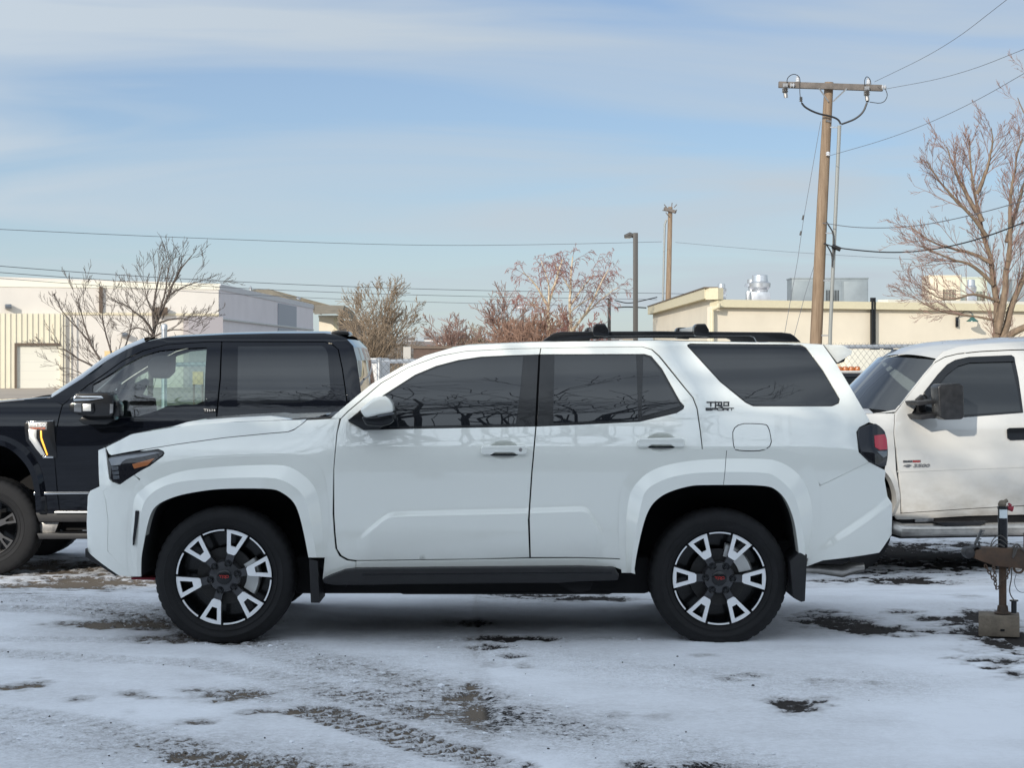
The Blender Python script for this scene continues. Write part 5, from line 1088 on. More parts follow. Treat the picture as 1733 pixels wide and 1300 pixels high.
for x0, x1 in ((1468.5, 1471.5), (1473, 1475.5)):
    a = tp(x0, 590)+nf_*.3; b = tp(x1, 590)+nf_*.3; quad_box(tb_, 'drain_pipe', M_TRIM, a, b, tp(x0, 597).z, tp(x0, 504).z, .12)
a = tp(1418, 600)+nf_*.9; b = tp(1497, 600)+nf_*.9; quad_box(tb_, 'meter_cabinet', M_DOORW, a, b, zb, tp(1460, 592).z, .8, bev=.03)
a = tp(1440, 600)+nf_*.4; b = tp(1500, 600)+nf_*.4; quad_box(tb_, 'conduit_run', M_TRIM, a, b, tp(1460, 590).z, tp(1460, 588).z, .08)
quad_box(tb_, 'pipe_bracket', M_TRIM, tp(1466, 596)+nf_*.5, tp(1478, 596)+nf_*.5, tp(1470, 596).z, tp(1470, 589).z, .2)
quad_box(tb_, 'pipe_bracket', M_TRIM, tp(1486, 596)+nf_*.5, tp(1500, 596)+nf_*.5, tp(1470, 596).z, tp(1470, 589).z, .1)
# gooseneck lamp
gl = tp(1621, 545)+nf_*.05
mb = MB(); a = tp(1618.5, 545); mb.box(rel(tb_, a)+Vector((0, -.1, 0)), (.12, .14, .45)); gb = mb.build('gooseneck_lamp', M_TRIM, tb_, bevel=.01)
c = tp(1628, 543); mb = MB(); mb.lathe([(.05, .28), (.06, .16), (.14, .08), (.27, -.02), (.275, -.05), (.25, -.02), (.05, .12)], 24, c=rel(tb_, c)+nf_*.75, axis='z'); mb.build('lamp_shade', mat('green_enamel', (.03, .10, .085), .35, coat=.4), gb)
pp = [rel(tb_, tp(1621, 538)), rel(tb_, tp(1622, 529))+nf_*.25, rel(tb_, tp(1625, 526.5))+nf_*.5, rel(tb_, tp(1628, 530))+nf_*.73, rel(tb_, tp(1628, 537))+nf_*.75]
mb = MB(); mb.tube([tuple(p) for p in smooth_line([tuple(p) for p in pp], 2)], .025, 6); mb.build('lamp_arm', M_TRIM, gb)
# rooftop equipment
def roof_thing(name, label, cat, px, Y, grp=None):
    p = P(px, 510, Y); return thing(name, label, cat, (p.x, Y, zt-.05), 0, grp)
def fan(px, Y, wpx, ptop, label):
    t = roof_thing('exhaust_fan', label, 'vent', px, Y); s_ = wpx*Y/F/2; zt_ = P(px, ptop, Y).z-(zt-.05); b = zt_*.42
    mb = MB(); mb.box((0, 0, b/2), (s_*1.75, s_*1.75, b)); mb.build('curb', M_GALV, t, bevel=.02)
    mb = MB(); mb.lathe([(s_*.7, b), (s_*.75, b+.08*zt_), (s_*.98, b+.16*zt_), (s_*1.0, b+.30*zt_), (s_*.82, b+.34*zt_), (s_*.74, b+.36*zt_), (s_*.72, zt_*.98), (s_*.5, zt_), (0, zt_)], 32, axis='z'); mb.build('housing', mat('bright_spun_metal', (.62, .63, .64), .28, .85), t, angle=30)
fan(1221, 84, 17, 480, 'small silver roof vent nearest the end parapet of the cream building')
fan(1286, 88, 36, 465, 'large silver mushroom exhaust fan on the cream building roof')
t = roof_thing('exhaust_fan', 'narrow pale vent just left of the large mushroom exhaust fan', 'vent', 1272, 90)
mb = MB(); mb.box((0, 0, .35), (.5, .5, .7)); mb.build('curb', M_GALV, t, bevel=.02); mb = MB(); mb.lathe([(.15, .7), (.15, .9), (.35, .92), (.3, 1.05), (.2, 1.08), (.2, 1.25), (0, 1.26)], 20, axis='z'); mb.build('housing', M_GALV, t, angle=30)
def ac(name, label, x0, x1, ptop, Y, m, parts=3, yaw=0):
    a, b = P(x0, ptop, Y), P(x1, ptop, Y); L = b.x-a.x; h = a.z-(zt-.05); t = thing(name, label, 'air conditioner', ((a.x+b.x)/2, Y, zt-.05), yaw)
    mb = MB(); mb.box((0, 0, h/2+.06), (L, 1.6, h-.12)); mb.build('cabinet', m, t, bevel=.02); mb = MB(); mb.box((0, 0, h), (L+.06, 1.66, .06)); mb.build('lid', m, t, bevel=.01)
    for k in range(parts): mb = MB(); mb.box((-L/2+L*(k+.5)/parts, -.81, h/2), (L/parts-.1, .03, h*.78)); mb.build('access_panel', m, t, bevel=.01)
    mb = MB()
    for k in range(9): mb.box((-L*.05+k*.07, -.84, h*.36), (.03, .02, h*.4))
    mb.build('grille', M_DARK, t, flat=True); mb = MB(); mb.box((0, 0, .04), (L*.96, 1.3, .1)); mb.build('base_rail', M_BROWN, t); return t
M_ACG = mat('weathered_grey_cabinet', (.22, .25, .26), .5, .2, var=.12, vscale=1.5)
ac('rooftop_unit', 'long grey rooftop air conditioner left of the tree behind the utility pole', 1336, 1464, 472, 90, M_ACG)
ac('rooftop_unit', 'cream rooftop air conditioner just left of the big bare tree', 1566, 1619, 468, 92, mat('cream_cabinet', (.62, .54, .40), .5, var=.05), 2)
ac('rooftop_unit', 'pale green rooftop air conditioner directly behind the big bare tree trunk', 1621, 1664, 471, 96, mat('pale_green_cabinet', (.48, .50, .40), .5), 1)
ac('rooftop_unit', 'pale grey rooftop air conditioner right of the big bare tree', 1706, 1775, 474, 95, M_ACG, 2)
fan(1643, 90, 19, 473, 'silver flue cap on the roof in front of the pale green unit')

# ================================================================ poles and wires
M_WOOD = mat('weathered_pole_wood', (.16, .105, .065), .85, col2=(.30, .22, .15), vscale=4, stretch=(6, 6, .35), bump=.5, bscale=12)
M_COND = mat('dull_conduit', (.27, .28, .27), .6, .2)
M_XARM = mat('grey_crossarm_wood', (.14, .12, .105), .85, var=.3, vscale=6)
M_PORC = mat('porcelain', (.55, .56, .58), .2, coat=.5)
M_WIRE = mat('black_cable', (.012, .012, .014), .5)
M_WIREG = mat('grey_conductor', (.13, .14, .16), .5, .3)
M_POLE = mat('dark_bronze_pole', (.06, .055, .05), .5)
gp = lambda Y: gz(0, Y)
def wire(label, pts, r, m=None, group=None, name='power_line'):
    q = [P(*p) for p in pts]
    if len(q) > 2: q = resample(smooth_line([tuple(p) for p in q], 3), 40)
    else: q = [q[0].lerp(q[1], i/40)-Vector((0, 0, 1))*4*0*(i/40)*(1-i/40) for i in range(41)]
    mb = MB(); o = q[0].copy(); mb.tube([p-o for p in q], r, 5, True); ob = mb.build(name, m or M_WIREG); ob.location = o; return tag(ob, label, 'power line', group)
YP = 47.0
b_ = P(1379, 640, YP); up = thing('utility_pole', 'tall leaning wooden utility pole with crossarm beside the cream building', 'utility pole', (b_.x, YP, gp(YP)), 0)
def U(px, py, dy=0): return P(px, py, YP)+Vector((0, dy, 0))-up.location
mb = MB(); lo = U(1377, 660); lo.z = 0; mb.tube([lo, U(1381, 575), U(1392, 340), U(1403, 139)], [.158, .152, .134, .11], 16); mb.build('pole', M_WOOD, up, angle=50)
mb = MB(); a, b = U(1315.5, 145, -.22), U(1491, 151, -.22); d = b-a; mb.box((a+b)/2, (d.length, .12, .15), Matrix.Rotation(-math.atan2(d.z, d.x), 3, 'Y')); mb.build('crossarm', M_XARM, up, bevel=.01)
for x0, x1 in ((1383, 1400), (1430, 1408)): mb = MB(); mb.tube([U(x0, 152, -.3), U(x1, 173, -.16)], .018, 5); mb.build('crossarm_brace', M_GALV, up)
def insul(c, s_=1, axis=(0, 0, 1)):
    mb = MB(); mb.lathe([(0, 0), (.03, 0), (.035, .04), (.065, .05), (.06, .07), (.04, .09), (.06, .10), (.055, .12), (.03, .14), (.045, .16), (.03, .19), (0, .20)], 14, c=c, axis='z'); return mb.build('insulator', M_PORC, up, angle=40)
for px, py in ((1348, 143.5), (1467, 147)): insul(U(px, py, -.22))
for px, py in ((1325, 152), (1462, 157)):
    mb = MB(); mb.box(U(px, py, -.35), (.12, .1, .22)); mb.tube([U(px-1, py-6, -.33), U(px+2, py+16, -.33)], .05, 8); mb.lathe([(.03, 0), (.08, .02), (.03, .05), (.08, .07), (.03, .10), (.08, .12), (.03, .15)], 12, c=U(px, py+8, -.4), axis='z'); mb.build('fuse_cutout', M_STEEL, up)
for px, py in ((1334, 147), (1488, 150)):
    mb = MB(); mb.lathe([(.02, 0), (.07, .02), (.02, .06), (.07, .08), (.02, .12)], 12, c=U(px, py, -.3), axis='x'); mb.build('insulator', M_PORC, up)
for lp in (((1329, 146), (1329, 134), (1340, 127), (1350, 132), (1351, 142)), ((1460, 149), (1459, 138), (1463, 131), (1469, 137), (1470, 145)), ((1350, 143), (1351, 170), (1355, 180)), ((1494, 152), (1499, 165), (1490, 178), (1468, 175))):
    mb = MB(); mb.tube(smooth_line([tuple(U(x, y, -.3)) for x, y in lp], 2), .010, 5); mb.build('jumper_wire', M_WIRE, up)
for lp in (((1354, 176), (1360, 184), (1380, 194), (1405, 199), (1416, 204), (1420, 212)), ((1464, 176), (1458, 192), (1445, 203), (1430, 209), (1421, 212))):
    mb = MB(); mb.tube(smooth_line([tuple(U(x, y, -.25)) for x, y in lp], 2), .024, 6); mb.build('drop_cable', M_WIRE, up)
for px, py in ((1353, 174), (1465, 175)): mb = MB(); mb.lathe([(.02, 0), (.05, .01), (.02, .04), (.05, .05), (.02, .08), (.05, .09), (.02, .12)], 10, c=U(px, py, -.25), axis='z'); mb.build('cable_termination', M_STEEL, up)
lo = U(1401, 640, -.1); lo.z = 0
mb = MB(); mb.tube([lo, U(1404, 560, -.1), U(1419.5, 213, -.1)], .048, 10); mb.build('conduit', M_COND, up)
for py in (216, 395, 475, 568): x_ = np.interp(py, [213, 560], [1419, 1404]); mb = MB(); mb.box((U(x_, py, -.1)+U(x_-14, py, -.1))/2, (.24, .03, .03)); mb.build('standoff_bracket', M_GALV, up)
mb = MB(); mb.tube([U(1396, 205, -.14), U(1405, 207, -.14)], .03, 6); mb.build('pole_band', M_STEEL, up)
mb = MB(); mb.lathe([(0, 0), (.06, .01), (.04, .04), (.06, .06), (.03, .1)], 12, c=U(1399, 265, -.2), axis='z'); mb.build('insulator', M_PORC, up)
mb = MB(); mb.tube(smooth_line([tuple(U(x, y, -.2)) for x, y in ((1396, 376), (1402, 385), (1408, 395), (1409, 420), (1407, 440))], 2), .018, 5); mb.build('service_cable', M_WIRE, up)
mb = MB(); mb.tube(smooth_line([tuple(U(x, y, -.2)) for x, y in ((1394, 412), (1400, 420), (1406, 432), (1406, 452))], 2), .018, 5); mb.build('service_cable', M_WIRE, up)
mb = MB(); a, b = U(1406, 417, -.2), U(1420, 423, -.2); mb.tube([a, b], .055, 10); mb.build('splice_case', M_WIRE, up)
mb = MB(); mb.tube([U(1389, 205, .0), U(1360, 370), U(1350, 440), U(1326, 575)], .008, 4); mb.build('guy_wire', M_WIREG, up)
mb = MB(); mb.tube([U(1384, 430, .0), U(1362, 500), U(1342, 577)], .008, 4); mb.build('guy_wire', M_WIREG, up)
for p0, p1 in (((1360, 364), (1358, 372)), ((1356, 391), (1354, 398))): mb = MB(); mb.tube([U(*p0), U(*p1)], .022, 6); mb.build('guy_insulator', M_WIRE, up)
wire('upper thin power line rising from the crossarm to the top right corner', [(1480, 138, 46.5), (1600, 80, 40), (1710, -6, 33)], 0.0056)
wire('lower thin power line running right from the crossarm end', [(1494, 151, 46.5), (1620, 128, 40), (1760, 72, 34)], 0.0056)
wire('power line running right from the white insulator halfway up the pole', [(1401, 264, 46.5), (1520, 230, 41), (1640, 178, 37), (1760, 108, 33)], 0.0056)
wire('grey service cable running right from the pole above the thick black cable', [(1392, 377, 46.8), (1450, 386, 46), (1540, 385, 44), (1640, 366, 41), (1760, 332, 38)], 0.0099)
wire('thick black cable sagging right from the splice on the utility pole', [(1394, 412, 46.8), (1420, 421, 46.5), (1530, 430, 45), (1640, 412, 42), (1760, 366, 39)], 0.0161, M_WIRE)
wire('highest long power line crossing the sky from the left edge', [(-40, 386, 75), (300, 402, 85), (700, 416, 98), (920, 414, 105), (1120, 409, 109)], 0.0124)
wire('power line running from the far pole down right behind the bare tree', [(1143, 410, 109), (1300, 424, 100), (1450, 434, 92), (1640, 444, 85)], 0.0099)
wire('second long power line sloping over the white warehouse roof', [(-40, 447, 75), (200, 466, 83), (500, 482, 93), (800, 492, 102), (1110, 496, 110), (1230, 499, 114)], 0.0149)
wire('third long power line passing in front of the white warehouse top', [(-40, 458, 75), (200, 476, 83), (500, 493, 93), (800, 502, 102), (1112, 507, 110)], 0.0136)
wire('lowest long power line in front of the white warehouse', [(-40, 468, 75), (200, 486, 83), (450, 501, 92), (700, 511, 100), (1040, 519, 108)], 0.0112)
wire('looped black cable hanging beside the dark parking lot lamp', [(1040, 508, 108), (1062, 514, 108), (1082, 510, 108), (1112, 503, 109)], 0.0310, M_WIRE)
wire('low black cable bundle meeting the cream building corner', [(1040, 521, 108), (1060, 519, 108), (1094, 521, 108)], 0.0372, M_WIRE)
# far pole
YQ = 110; b_ = P(1130, 620, YQ); fp_ = thing('utility_pole', 'smaller distant wooden utility pole with a spiky dark head', 'utility pole', (b_.x, YQ, gp(YQ)), 0)
def Q(px, py, dy=0): return P(px, py, YQ)+Vector((0, dy, 0))-fp_.location
lo = Q(1130, 620); lo.z = 0
mb = MB(); mb.tube([lo, Q(1131, 505), Q(1134.5, 350)], [.17, .16, .13], 10); mb.build('pole', M_WOOD, fp_)
lo = Q(1120, 620); lo.z = 0
mb = MB(); mb.tube([lo, Q(1122, 505), Q(1125, 380), Q(1128, 372)], .06, 8); mb.build('conduit', M_COND, fp_)
mb = MB(); a, b = Q(1124, 353, -.2), Q(1142, 360, -.6); mb.tube([a, b], .10, 6); mb.build('crossarm', M_XARM, fp_)
for x0, y0, x1, y1 in ((1128, 352, 1122, 345), (1136, 350, 1137, 342), (1140, 352, 1146, 345), (1130, 358, 1118, 356), (1126, 360, 1132, 368), (1141, 358, 1146, 355)): mb = MB(); mb.tube([Q(x0, y0, -.3), Q(x0+(x1-x0)*.8, y0+(y1-y0)*.8, -.3)], .028, 5); mb.build('insulator', M_XARM, fp_)
# lamp posts
def lamp(px, y0, Y, r, label, arm):
    b_ = P(px, 620, Y); t = thing('street_lamp', label, 'street lamp', (b_.x, Y, gp(Y)), 0); top = P(px, y0, Y).z-gp(Y)
    mb = MB(); mb.box((0, 0, top/2), (2*r, 2*r, top)); mb.build('post', M_POLE, t, bevel=r*.2)
    if arm: mb = MB(); mb.tube([(0, 0, top-.12), (-.18, 0, top-.05), (-.34, 0, top-.12)], [.07, .075, .06], 8); mb.box((-.24, 0, top-.12), (.22, .2, .07)); mb.build('lamp_head', M_POLE, t); mb = MB(); mb.box((-.25, 0, top-.165), (.16, .14, .012)); mb.build('lamp_lens', M_DOORW, t)
    else: mb = MB(); mb.box((-.12, 0, top+.02), (.5, .3, .14)); mb.build('lamp_head', M_GALV, t, bevel=.02)
lamp(1075.5, 394, 60, .075, 'tall dark square lamp post with a small arm lamp on its left', True)
lamp(1031, 505, 108, .09, 'thin dark lamp post with a pale head left of the tall lamp post', False)
lamp(885, 522, 120, .07, 'slim lamp post with a box head among the red bushes', False)
lamp(954, 533, 140, .07, 'short slim lamp post between the two birch trees', False)

# ================================================================ chain link fence
FA, FB_ = Vector((-9.5, 23.6, -.24)), Vector((11, 26.9, -.2))
fl = (FB_-FA); fl.z = 0; Lf = fl.length; fl.normalize()
def fence_top(s_): x = FA.x+fl.x*s_; return 1.62+.0155*(x+1.6) if x < -1 else 1.63+.036*(x+1.0) if x < 4 else 1.81+.012*(x-4)
s0 = 0; fgate = None
def along(px):                                    # distance along the fence at a photo column
    k = (px-CX)/F; return (k*FA.y-FA.x)/(fl.x-k*fl.y)
sg0 = along(283)
fn = thing('chain_link_fence', 'galvanised chain link fence with a top rail behind the parked vehicles', 'fence', (FA.x, FA.y, 0), math.atan2(fl.y, fl.x))
mb = MB(); mb.tube([(s_, 0, fence_top(s_)) for s_ in np.linspace(sg0, Lf, 30)], .027, 10); mb.build('top_rail', M_GALV, fn, angle=60)
for px in (642, 1350, 960, 1180, 1660):
    s_ = along(px); mb = MB(); zt_ = fence_top(s_)+.03; mb.tube([(s_, .0, -.4), (s_, .0, zt_)], .034, 12); mb.lathe([(.04, 0), (.042, .03), (.02, .05), (0, .055)], 12, c=(s_, 0, zt_-.03), axis='z'); mb.build('post', M_GALV, fn)
mb = MB(); pitch = .083
def clipped(a, b): return a, b
for sgn in (1, -1):
    k0 = int((sg0-3)/pitch); k1 = int((Lf+3)/pitch)
    for k in range(k0, k1):
        x0 = k*pitch; h = 2.12; zb_ = -.22
        xa, xb = x0, x0+sgn*h*.78; n_ = 12
        run = []
        for i in range(n_+1):
            t = i/n_; xx = xa+(xb-xa)*t; zz = zb_+(fence_top(min(max(xx, 0), Lf))+.055-zb_)*t
            if sg0 <= xx <= Lf: run.append((xx, -.03+.006*sgn, zz))
        if len(run) > 1: mb.tube([run[0], run[-1]] if len(run) < 4 else [run[0], run[len(run)//2], run[-1]], .0021, 3, False)
mb.build('wire_mesh', mat('fence_wire', (.11, .11, .11), .6, .3), fn, flat=True, recalc=False)
# gate post
p = P(278, 640, 30); gpz = P(278, 548, 30).z
t = thing('gate_post', 'thick grey round-capped steel gate post behind the black pickup', 'post', (p.x, 30, -.25), 0)
mb = MB(); mb.tube([(0, 0, 0), (0, 0, gpz+.25-.04)], .045*1.0, 16); mb.build('shaft', M_GALV, t); mb = MB(); mb.lathe([(.05, -.06), (.052, 0), (.04, .03), (0, .045)], 16, c=(0, 0, gpz+.25-.04), axis='z'); mb.build('cap', M_GALV, t)
# things just beyond the fence
p = P(600, 606, 30); q_ = P(645, 700, 30)
t = thing('cargo_trailer', 'white cargo trailer side standing behind the fence past the black cab', 'trailer', ((p.x+q_.x)/2-.7, 31.2, -.3), 0)
mb = MB(); mb.box((0, 0, (p.z+.3)/2+.2), (q_.x-p.x+1.4, 2.0, p.z+.3-.4)); mb.build('body', mat('trailer_white', (.66, .64, .62), .6, var=.06), t, bevel=.03)
for sx in (-.4, .4): mb = MB(); mb.lathe([(0, -1.02), (.3, -1.02), (.33, -.96), (.33, -.85), (0, -.85)], 24, c=(sx, 0, .33)); mb.build('wheel', M_TYRE, t)
p = P(700, 588, 36); t = thing('timber_wall', 'dark brown timber wall with a pale end post behind the fence', 'wall', (p.x, 36, -.3), 0)
mb = MB(); mb.box((.75, 0, (p.z+.3)/2), (1.5, .1, p.z+.3)); mb.build('boards', mat('dark_red_timber', (.10, .065, .05), .8, var=.3), t); mb = MB(); mb.box((.75, 0, p.z+.3), (1.56, .16, .05)); mb.build('rail', M_BROWN, t)
mb = MB(); mb.box((-.12, -.02, (p.z+.3)/2), (.14, .14, p.z+.32)); mb.build('end_post', mat('pale_post', (.45, .42, .38), .8), t)
t = thing('parked_van', 'dark vehicle bonnet glimpsed through the chain link beside the pale post', 'van', (P(672, 640, 29).x, 29, -.25), 0)
mb = MB(); mb.prism([(-.9, .4), (-.9, 1.35), (-.3, 1.55), (.9, 1.6), (1.6, 1.6), (1.6, .4)], -.9, .9); mb.build('body', M_BLACKP, t, bevel=.08, seg=3)
for sx in (-.4, 1.1): mb = MB(); mb.lathe([(0, -.95), (.3, -.95), (.34, -.88), (.34, -.7), (0, -.7)], 24, c=(sx, 0, .34)); mb.build('wheel', M_TYRE, t)
# service truck with the amber light bar
t = thing('service_truck', 'dark service truck roof with an amber light bar behind the white vehicle tail', 'truck', (P(1452, 700, 21.5).x, 22.6, -.21), 0)
def sz(py): return P(0, py, 21.6).z+.21
mb = MB(); mb.prism([(-1.1, .5), (-1.15, 1.15), (-.75, 1.25), (-.45, sz(637)-.06), (-.3, sz(632)), (.55, sz(632)), (.8, sz(637)-.08), (.9, 1.2), (2.6, 1.2), (2.6, .5)], -.85, .85); mb.build('body', M_BLACKP, t, bevel=.05, seg=3)
mb = MB(); mb.prism([(-.40, 1.28), (-.22, sz(640)), (.48, sz(640)), (.66, 1.28)], -.858, -.80); mb.build('window', M_TINT2, t)
mb = MB(); mb.box((.1, -.3, sz(631.5)+.01), (.62, .5, .03)); lb_ = mb.build('light_bar', M_ALU, t, bevel=.01)
for k in range(4): mb = MB(); mb.lathe([(.036, 0), (.038, .03), (.03, .05), (0, .056)], 16, c=(-.10+k*.07, -.45, sz(631.5)+.02), axis='z'); mb.build('beacon', M_AMBER, lb_)
mb = MB(); mb.lathe([(.03, 0), (.03, .025), (0, .035)], 16, c=(-.24, -.45, sz(631.5)-.02), axis='z'); mb.build('beacon', M_AMBER, lb_)
for sx in (-.6, 1.9): mb = MB(); mb.lathe([(0, -.9), (.32, -.9), (.37, -.82), (.37, -.65), (0, -.65)], 24, c=(sx, 0, .37)); mb.build('wheel', M_TYRE, t)

# ================================================================ trailer tongue at the right edge
M_RUST = mat('rusty_brown_steel', (.055, .040, .030), .75, col2=(.13, .075, .045), vscale=9, bump=.3, bscale=60)
M_BLOCK = mat('concrete_block', (.20, .165, .125), .9, var=.3, vscale=12, bump=.5, bscale=60)
YT = 11.35
tt = thing('trailer_tongue', 'rusty trailer tongue with jack post and chains standing at the right edge', 'trailer', (P(1697, 1060, YT).x, YT, 0), 0)
def T(px, py, dy=0): return P(px, py, YT+dy)-tt.location
zblk = P(0, 1040, YT).z
cb_ = thing('concrete_block', 'weathered concrete block lying on the snow under the trailer jack', 'block', (P(1692, 1060, YT).x, YT+.02, .0), R(-14))
mb = MB(); mb.box((0, 0, zblk/2), (.235, .20, zblk)); mb.build('block_body', M_BLOCK, cb_, bevel=.006)
mb = MB(); mb.box((.02, -.101, .04), (.025, .006, .012)); mb.build('chipped_hole', M_DARK, cb_)
jk = MB(); a, b = T(1697, 1040), T(1697, 952); a.z = zblk+.005
jk.tube([a, b], .0225, 16); jk.lathe([(0, 0), (.05, 0), (.05, .006), (.034, .012), (.03, .045), (.0225, .05)], 16, c=a, axis='z'); jk.build('jack_foot_tube', M_RUST, tt)
mb = MB(); mb.tube([T(1697, 952), T(1697, 862)], .0285, 20); mb.build('jack_tube', M_TRIM, tt)
mb = MB(); mb.tube([T(1697, 862), T(1697, 857)], .031, 20); mb.build('jack_cap', M_TRIM, tt)
mb = MB(); mb.lathe([(.0292, T(0, 877).z), (.0292, T(0, 859).z)], 10, c=(T(1697, 0).x, T(0, 0).y, 0), axis='z', a0=R(215), a1=R(320)); mb.build('jack_label', mat('white_decal', (.72, .78, .78), .4), tt)
mb = MB(); mb.lathe([(0, 0), (.022, 0), (.026, .012), (.018, .03), (.006, .036), (0, .036)], 12, c=T(1696, 857), axis='z'); mb.tube([T(1698, 851), T(1705, 847)], .012, 8); mb.build('gear_knob', M_BLOCK, tt)
mb = MB(); mb.tube([T(1703, 859), T(1714, 862)], [.012, .017], 10); mb.tube([T(1708, 856), T(1710, 853)], .012, 8); mb.build('red_crank_grip', mat('red_plastic', (.30, .03, .045), .4), tt)
mb = MB(); tp_ = [(1647, 931), (1662, 926), (1733, 928), (1800, 930), (1800, 966), (1733, 962), (1680, 957), (1655, 948), (1646, 944)]
mb.prism([(T(x, y).x, T(x, y).z) for x, y in tp_], -.055, .055); mb.build('tongue_beam', M_RUST, tt, bevel=.005)
mb = MB(); mb.lathe([(0, -.06), (.03, -.05), (.037, 0), (.03, .05), (0, .06)], 20, c=T(1638, 935)); mb.lathe([(.02, -.05), (.03, -.05), (.03, .05), (.02, .05)], 20, c=T(1650, 931)); mb.build('ball_coupler', mat('dark_cast_steel', (.05, .048, .048), .5, .5, var=.3), tt, bevel=0)
mb = MB(); a, b = T(1651, 920), T(1661, 897)
d = b-a; mb.box((a+b)/2, (.014, .02, d.length), Matrix.Rotation(math.atan2(d.x, d.z), 3, 'Y'))
for k in range(5):
    c = a.lerp(b, (k+.5)/5); mb.tube([c+Vector((.005, -.012, 0)), c+Vector((.02, -.012, .004))], .004, 6)
mb.tube([T(1649, 928), T(1651, 918), T(1656, 917), T(1658, 926)], .007, 6); mb.build('latch_lever', mat('grey_latch_steel', (.14, .14, .14), .4, .7, var=.4, vscale=60), tt)
def chain(name, pts):
    q = resample([T(*p, -.07) for p in pts], 400); L = sum((b-a).length for a, b in zip(q, q[1:])); n = max(3, int(L/.019)); mb = MB()
    for k in range(n):
        i = int((k+.5)/n*398); c = q[i]; d = (q[i+1]-q[i]).normalized(); up_ = Vector((0, -1, 0)) if k % 2 else d.cross(Vector((0, -1, 0))).normalized()
        rg = [c+d*.0135*math.cos(a)*(1)+up_*.0075*math.sin(a) for a in np.linspace(0, 2*math.pi, 11)]; mb.tube(rg, .0032, 5, False)
    mb.build(name, M_RUST, tt, angle=60)
chain('safety_chain', [(1667, 957), (1676, 972), (1684, 985), (1686, 997), (1690, 994), (1696, 984), (1704, 978), (1709, 960)])
chain('safety_chain', [(1681, 958), (1683, 970), (1686, 984)])
for lp, r in (([(1676, 926), (1680, 913), (1690, 906), (1698, 908), (1706, 918)], .0028), ([(1677, 926), (1684, 915), (1694, 913), (1704, 922)], .0028), ([(1681, 927), (1690, 920), (1700, 926)], .004), ([(1713, 927), (1722, 920), (1728, 928), (1735, 935)], .006), ([(1717, 924), (1716, 935), (1713, 946), (1718, 938), (1722, 924)], .006), ([(1712, 962), (1712, 980), (1708, 997), (1710, 1008), (1716, 1016)], .0035), ([(1720, 972), (1716, 985), (1720, 998), (1728, 1004), (1738, 1002)], .0018)):
    mb = MB(); mb.tube(smooth_line([tuple(T(x, y, -.06)) for x, y in lp], 3), r, 6); mb.build('wiring_loom', mat('dusty_wire', (.09, .08, .07), .6) if r > .002 else M_WIREG, tt)
mb = MB(); mb.tube([T(1716, 1038, -.03), T(1716, 1016, -.03)], .0165, 14); mb.lathe([(0, 0), (.026, 0), (.026, .008), (0, .008)], 14, c=T(1716, 1018, -.03), axis='z'); mb.build('wiring_plug', M_TRIM, tt)
mb = MB(); rg = [T(1724, 963, -.04)+Vector((.027*math.cos(a), 0, .024*math.sin(a))) for a in np.linspace(0, 2*math.pi, 20)]; mb.tube(rg, .007, 8, False); mb.build('tie_ring', M_RUST, tt)
mb = MB(); a, b = T(1760, 945), T(1900, 945); mb.box(((a.x+b.x)/2, .5, a.z), (.1, 1.2, .1)); mb.build('cross_member', M_RUST, tt)

# ================================================================ bare trees
M_BARK = mat('grey_brown_bark', (.20, .145, .10), .9, var=.35, vscale=7, stretch=(3, 3, .8), bump=.6, bscale=25)  # grey-brown bark colour, varied at random
M_TWIG = mat('reddish_twigs', (.22, .135, .11), .85)
M_BARKD = mat('dark_thin_bark', (.10, .08, .068), .9, var=.2)
M_BIRCH = mat('pale_birch_bark', (.52, .42, .30), .8, var=.25, vscale=4)
M_TWIGR = mat('red_birch_twigs', (.24, .11, .095), .85)
M_BUSHR = mat('rust_red_shrub', (.24, .145, .105), .9)
M_BUSHB = mat('tan_brown_shrub', (.22, .165, .115), .9)
def grow(tb, wb, p, d, L, r, lvl, rd, opt):
    n = opt.get('n', 6); pts = [p.copy()]; rad = [r]; q = p.copy(); d = d.normalized()
    for i in range(n):
        j = Vector((rd.gauss(0, 1), rd.gauss(0, .8), rd.gauss(0, 1)))*opt['wob']
        d = (d+j+Vector((0, 0, opt['up'] if lvl < opt['droop_lvl'] else opt['droop']))).normalized()
        q = q+d*L/n; pts.append(q.copy()); rad.append(max(opt['rmin'], r*(1-.8*(i+1)/n)))
    (tb if r > opt['split'] else wb).tube(pts, rad, 6 if r > opt['split']*2 else (4 if r > opt['split'] else 3), False)
    if lvl >= opt['levels']: return
    kids = opt['kids'][min(lvl, len(opt['kids'])-1)]
    for k in range(kids):
        t = opt['start']+(1-opt['start'])*(k+rd.random())/kids; i = min(n-1, int(t*n)); f = t*n-i
        pp = pts[i].lerp(pts[i+1], f); dd = (pts[i+1]-pts[i]).normalized()
        ax = dd.orthogonal().normalized(); ax.rotate(Matrix.Rotation(rd.random()*2*math.pi, 3, dd)); an = R(rd.uniform(*opt['ang']))
        nd = (dd*math.cos(an)+ax*math.sin(an)); nd.y *= opt.get('flat', .8)
        grow(tb, wb, pp, nd, L*rd.uniform(*opt['len'])*(1.05-.5*t), max(opt['rmin'], rad[i]*.55), lvl+1, rd, opt)
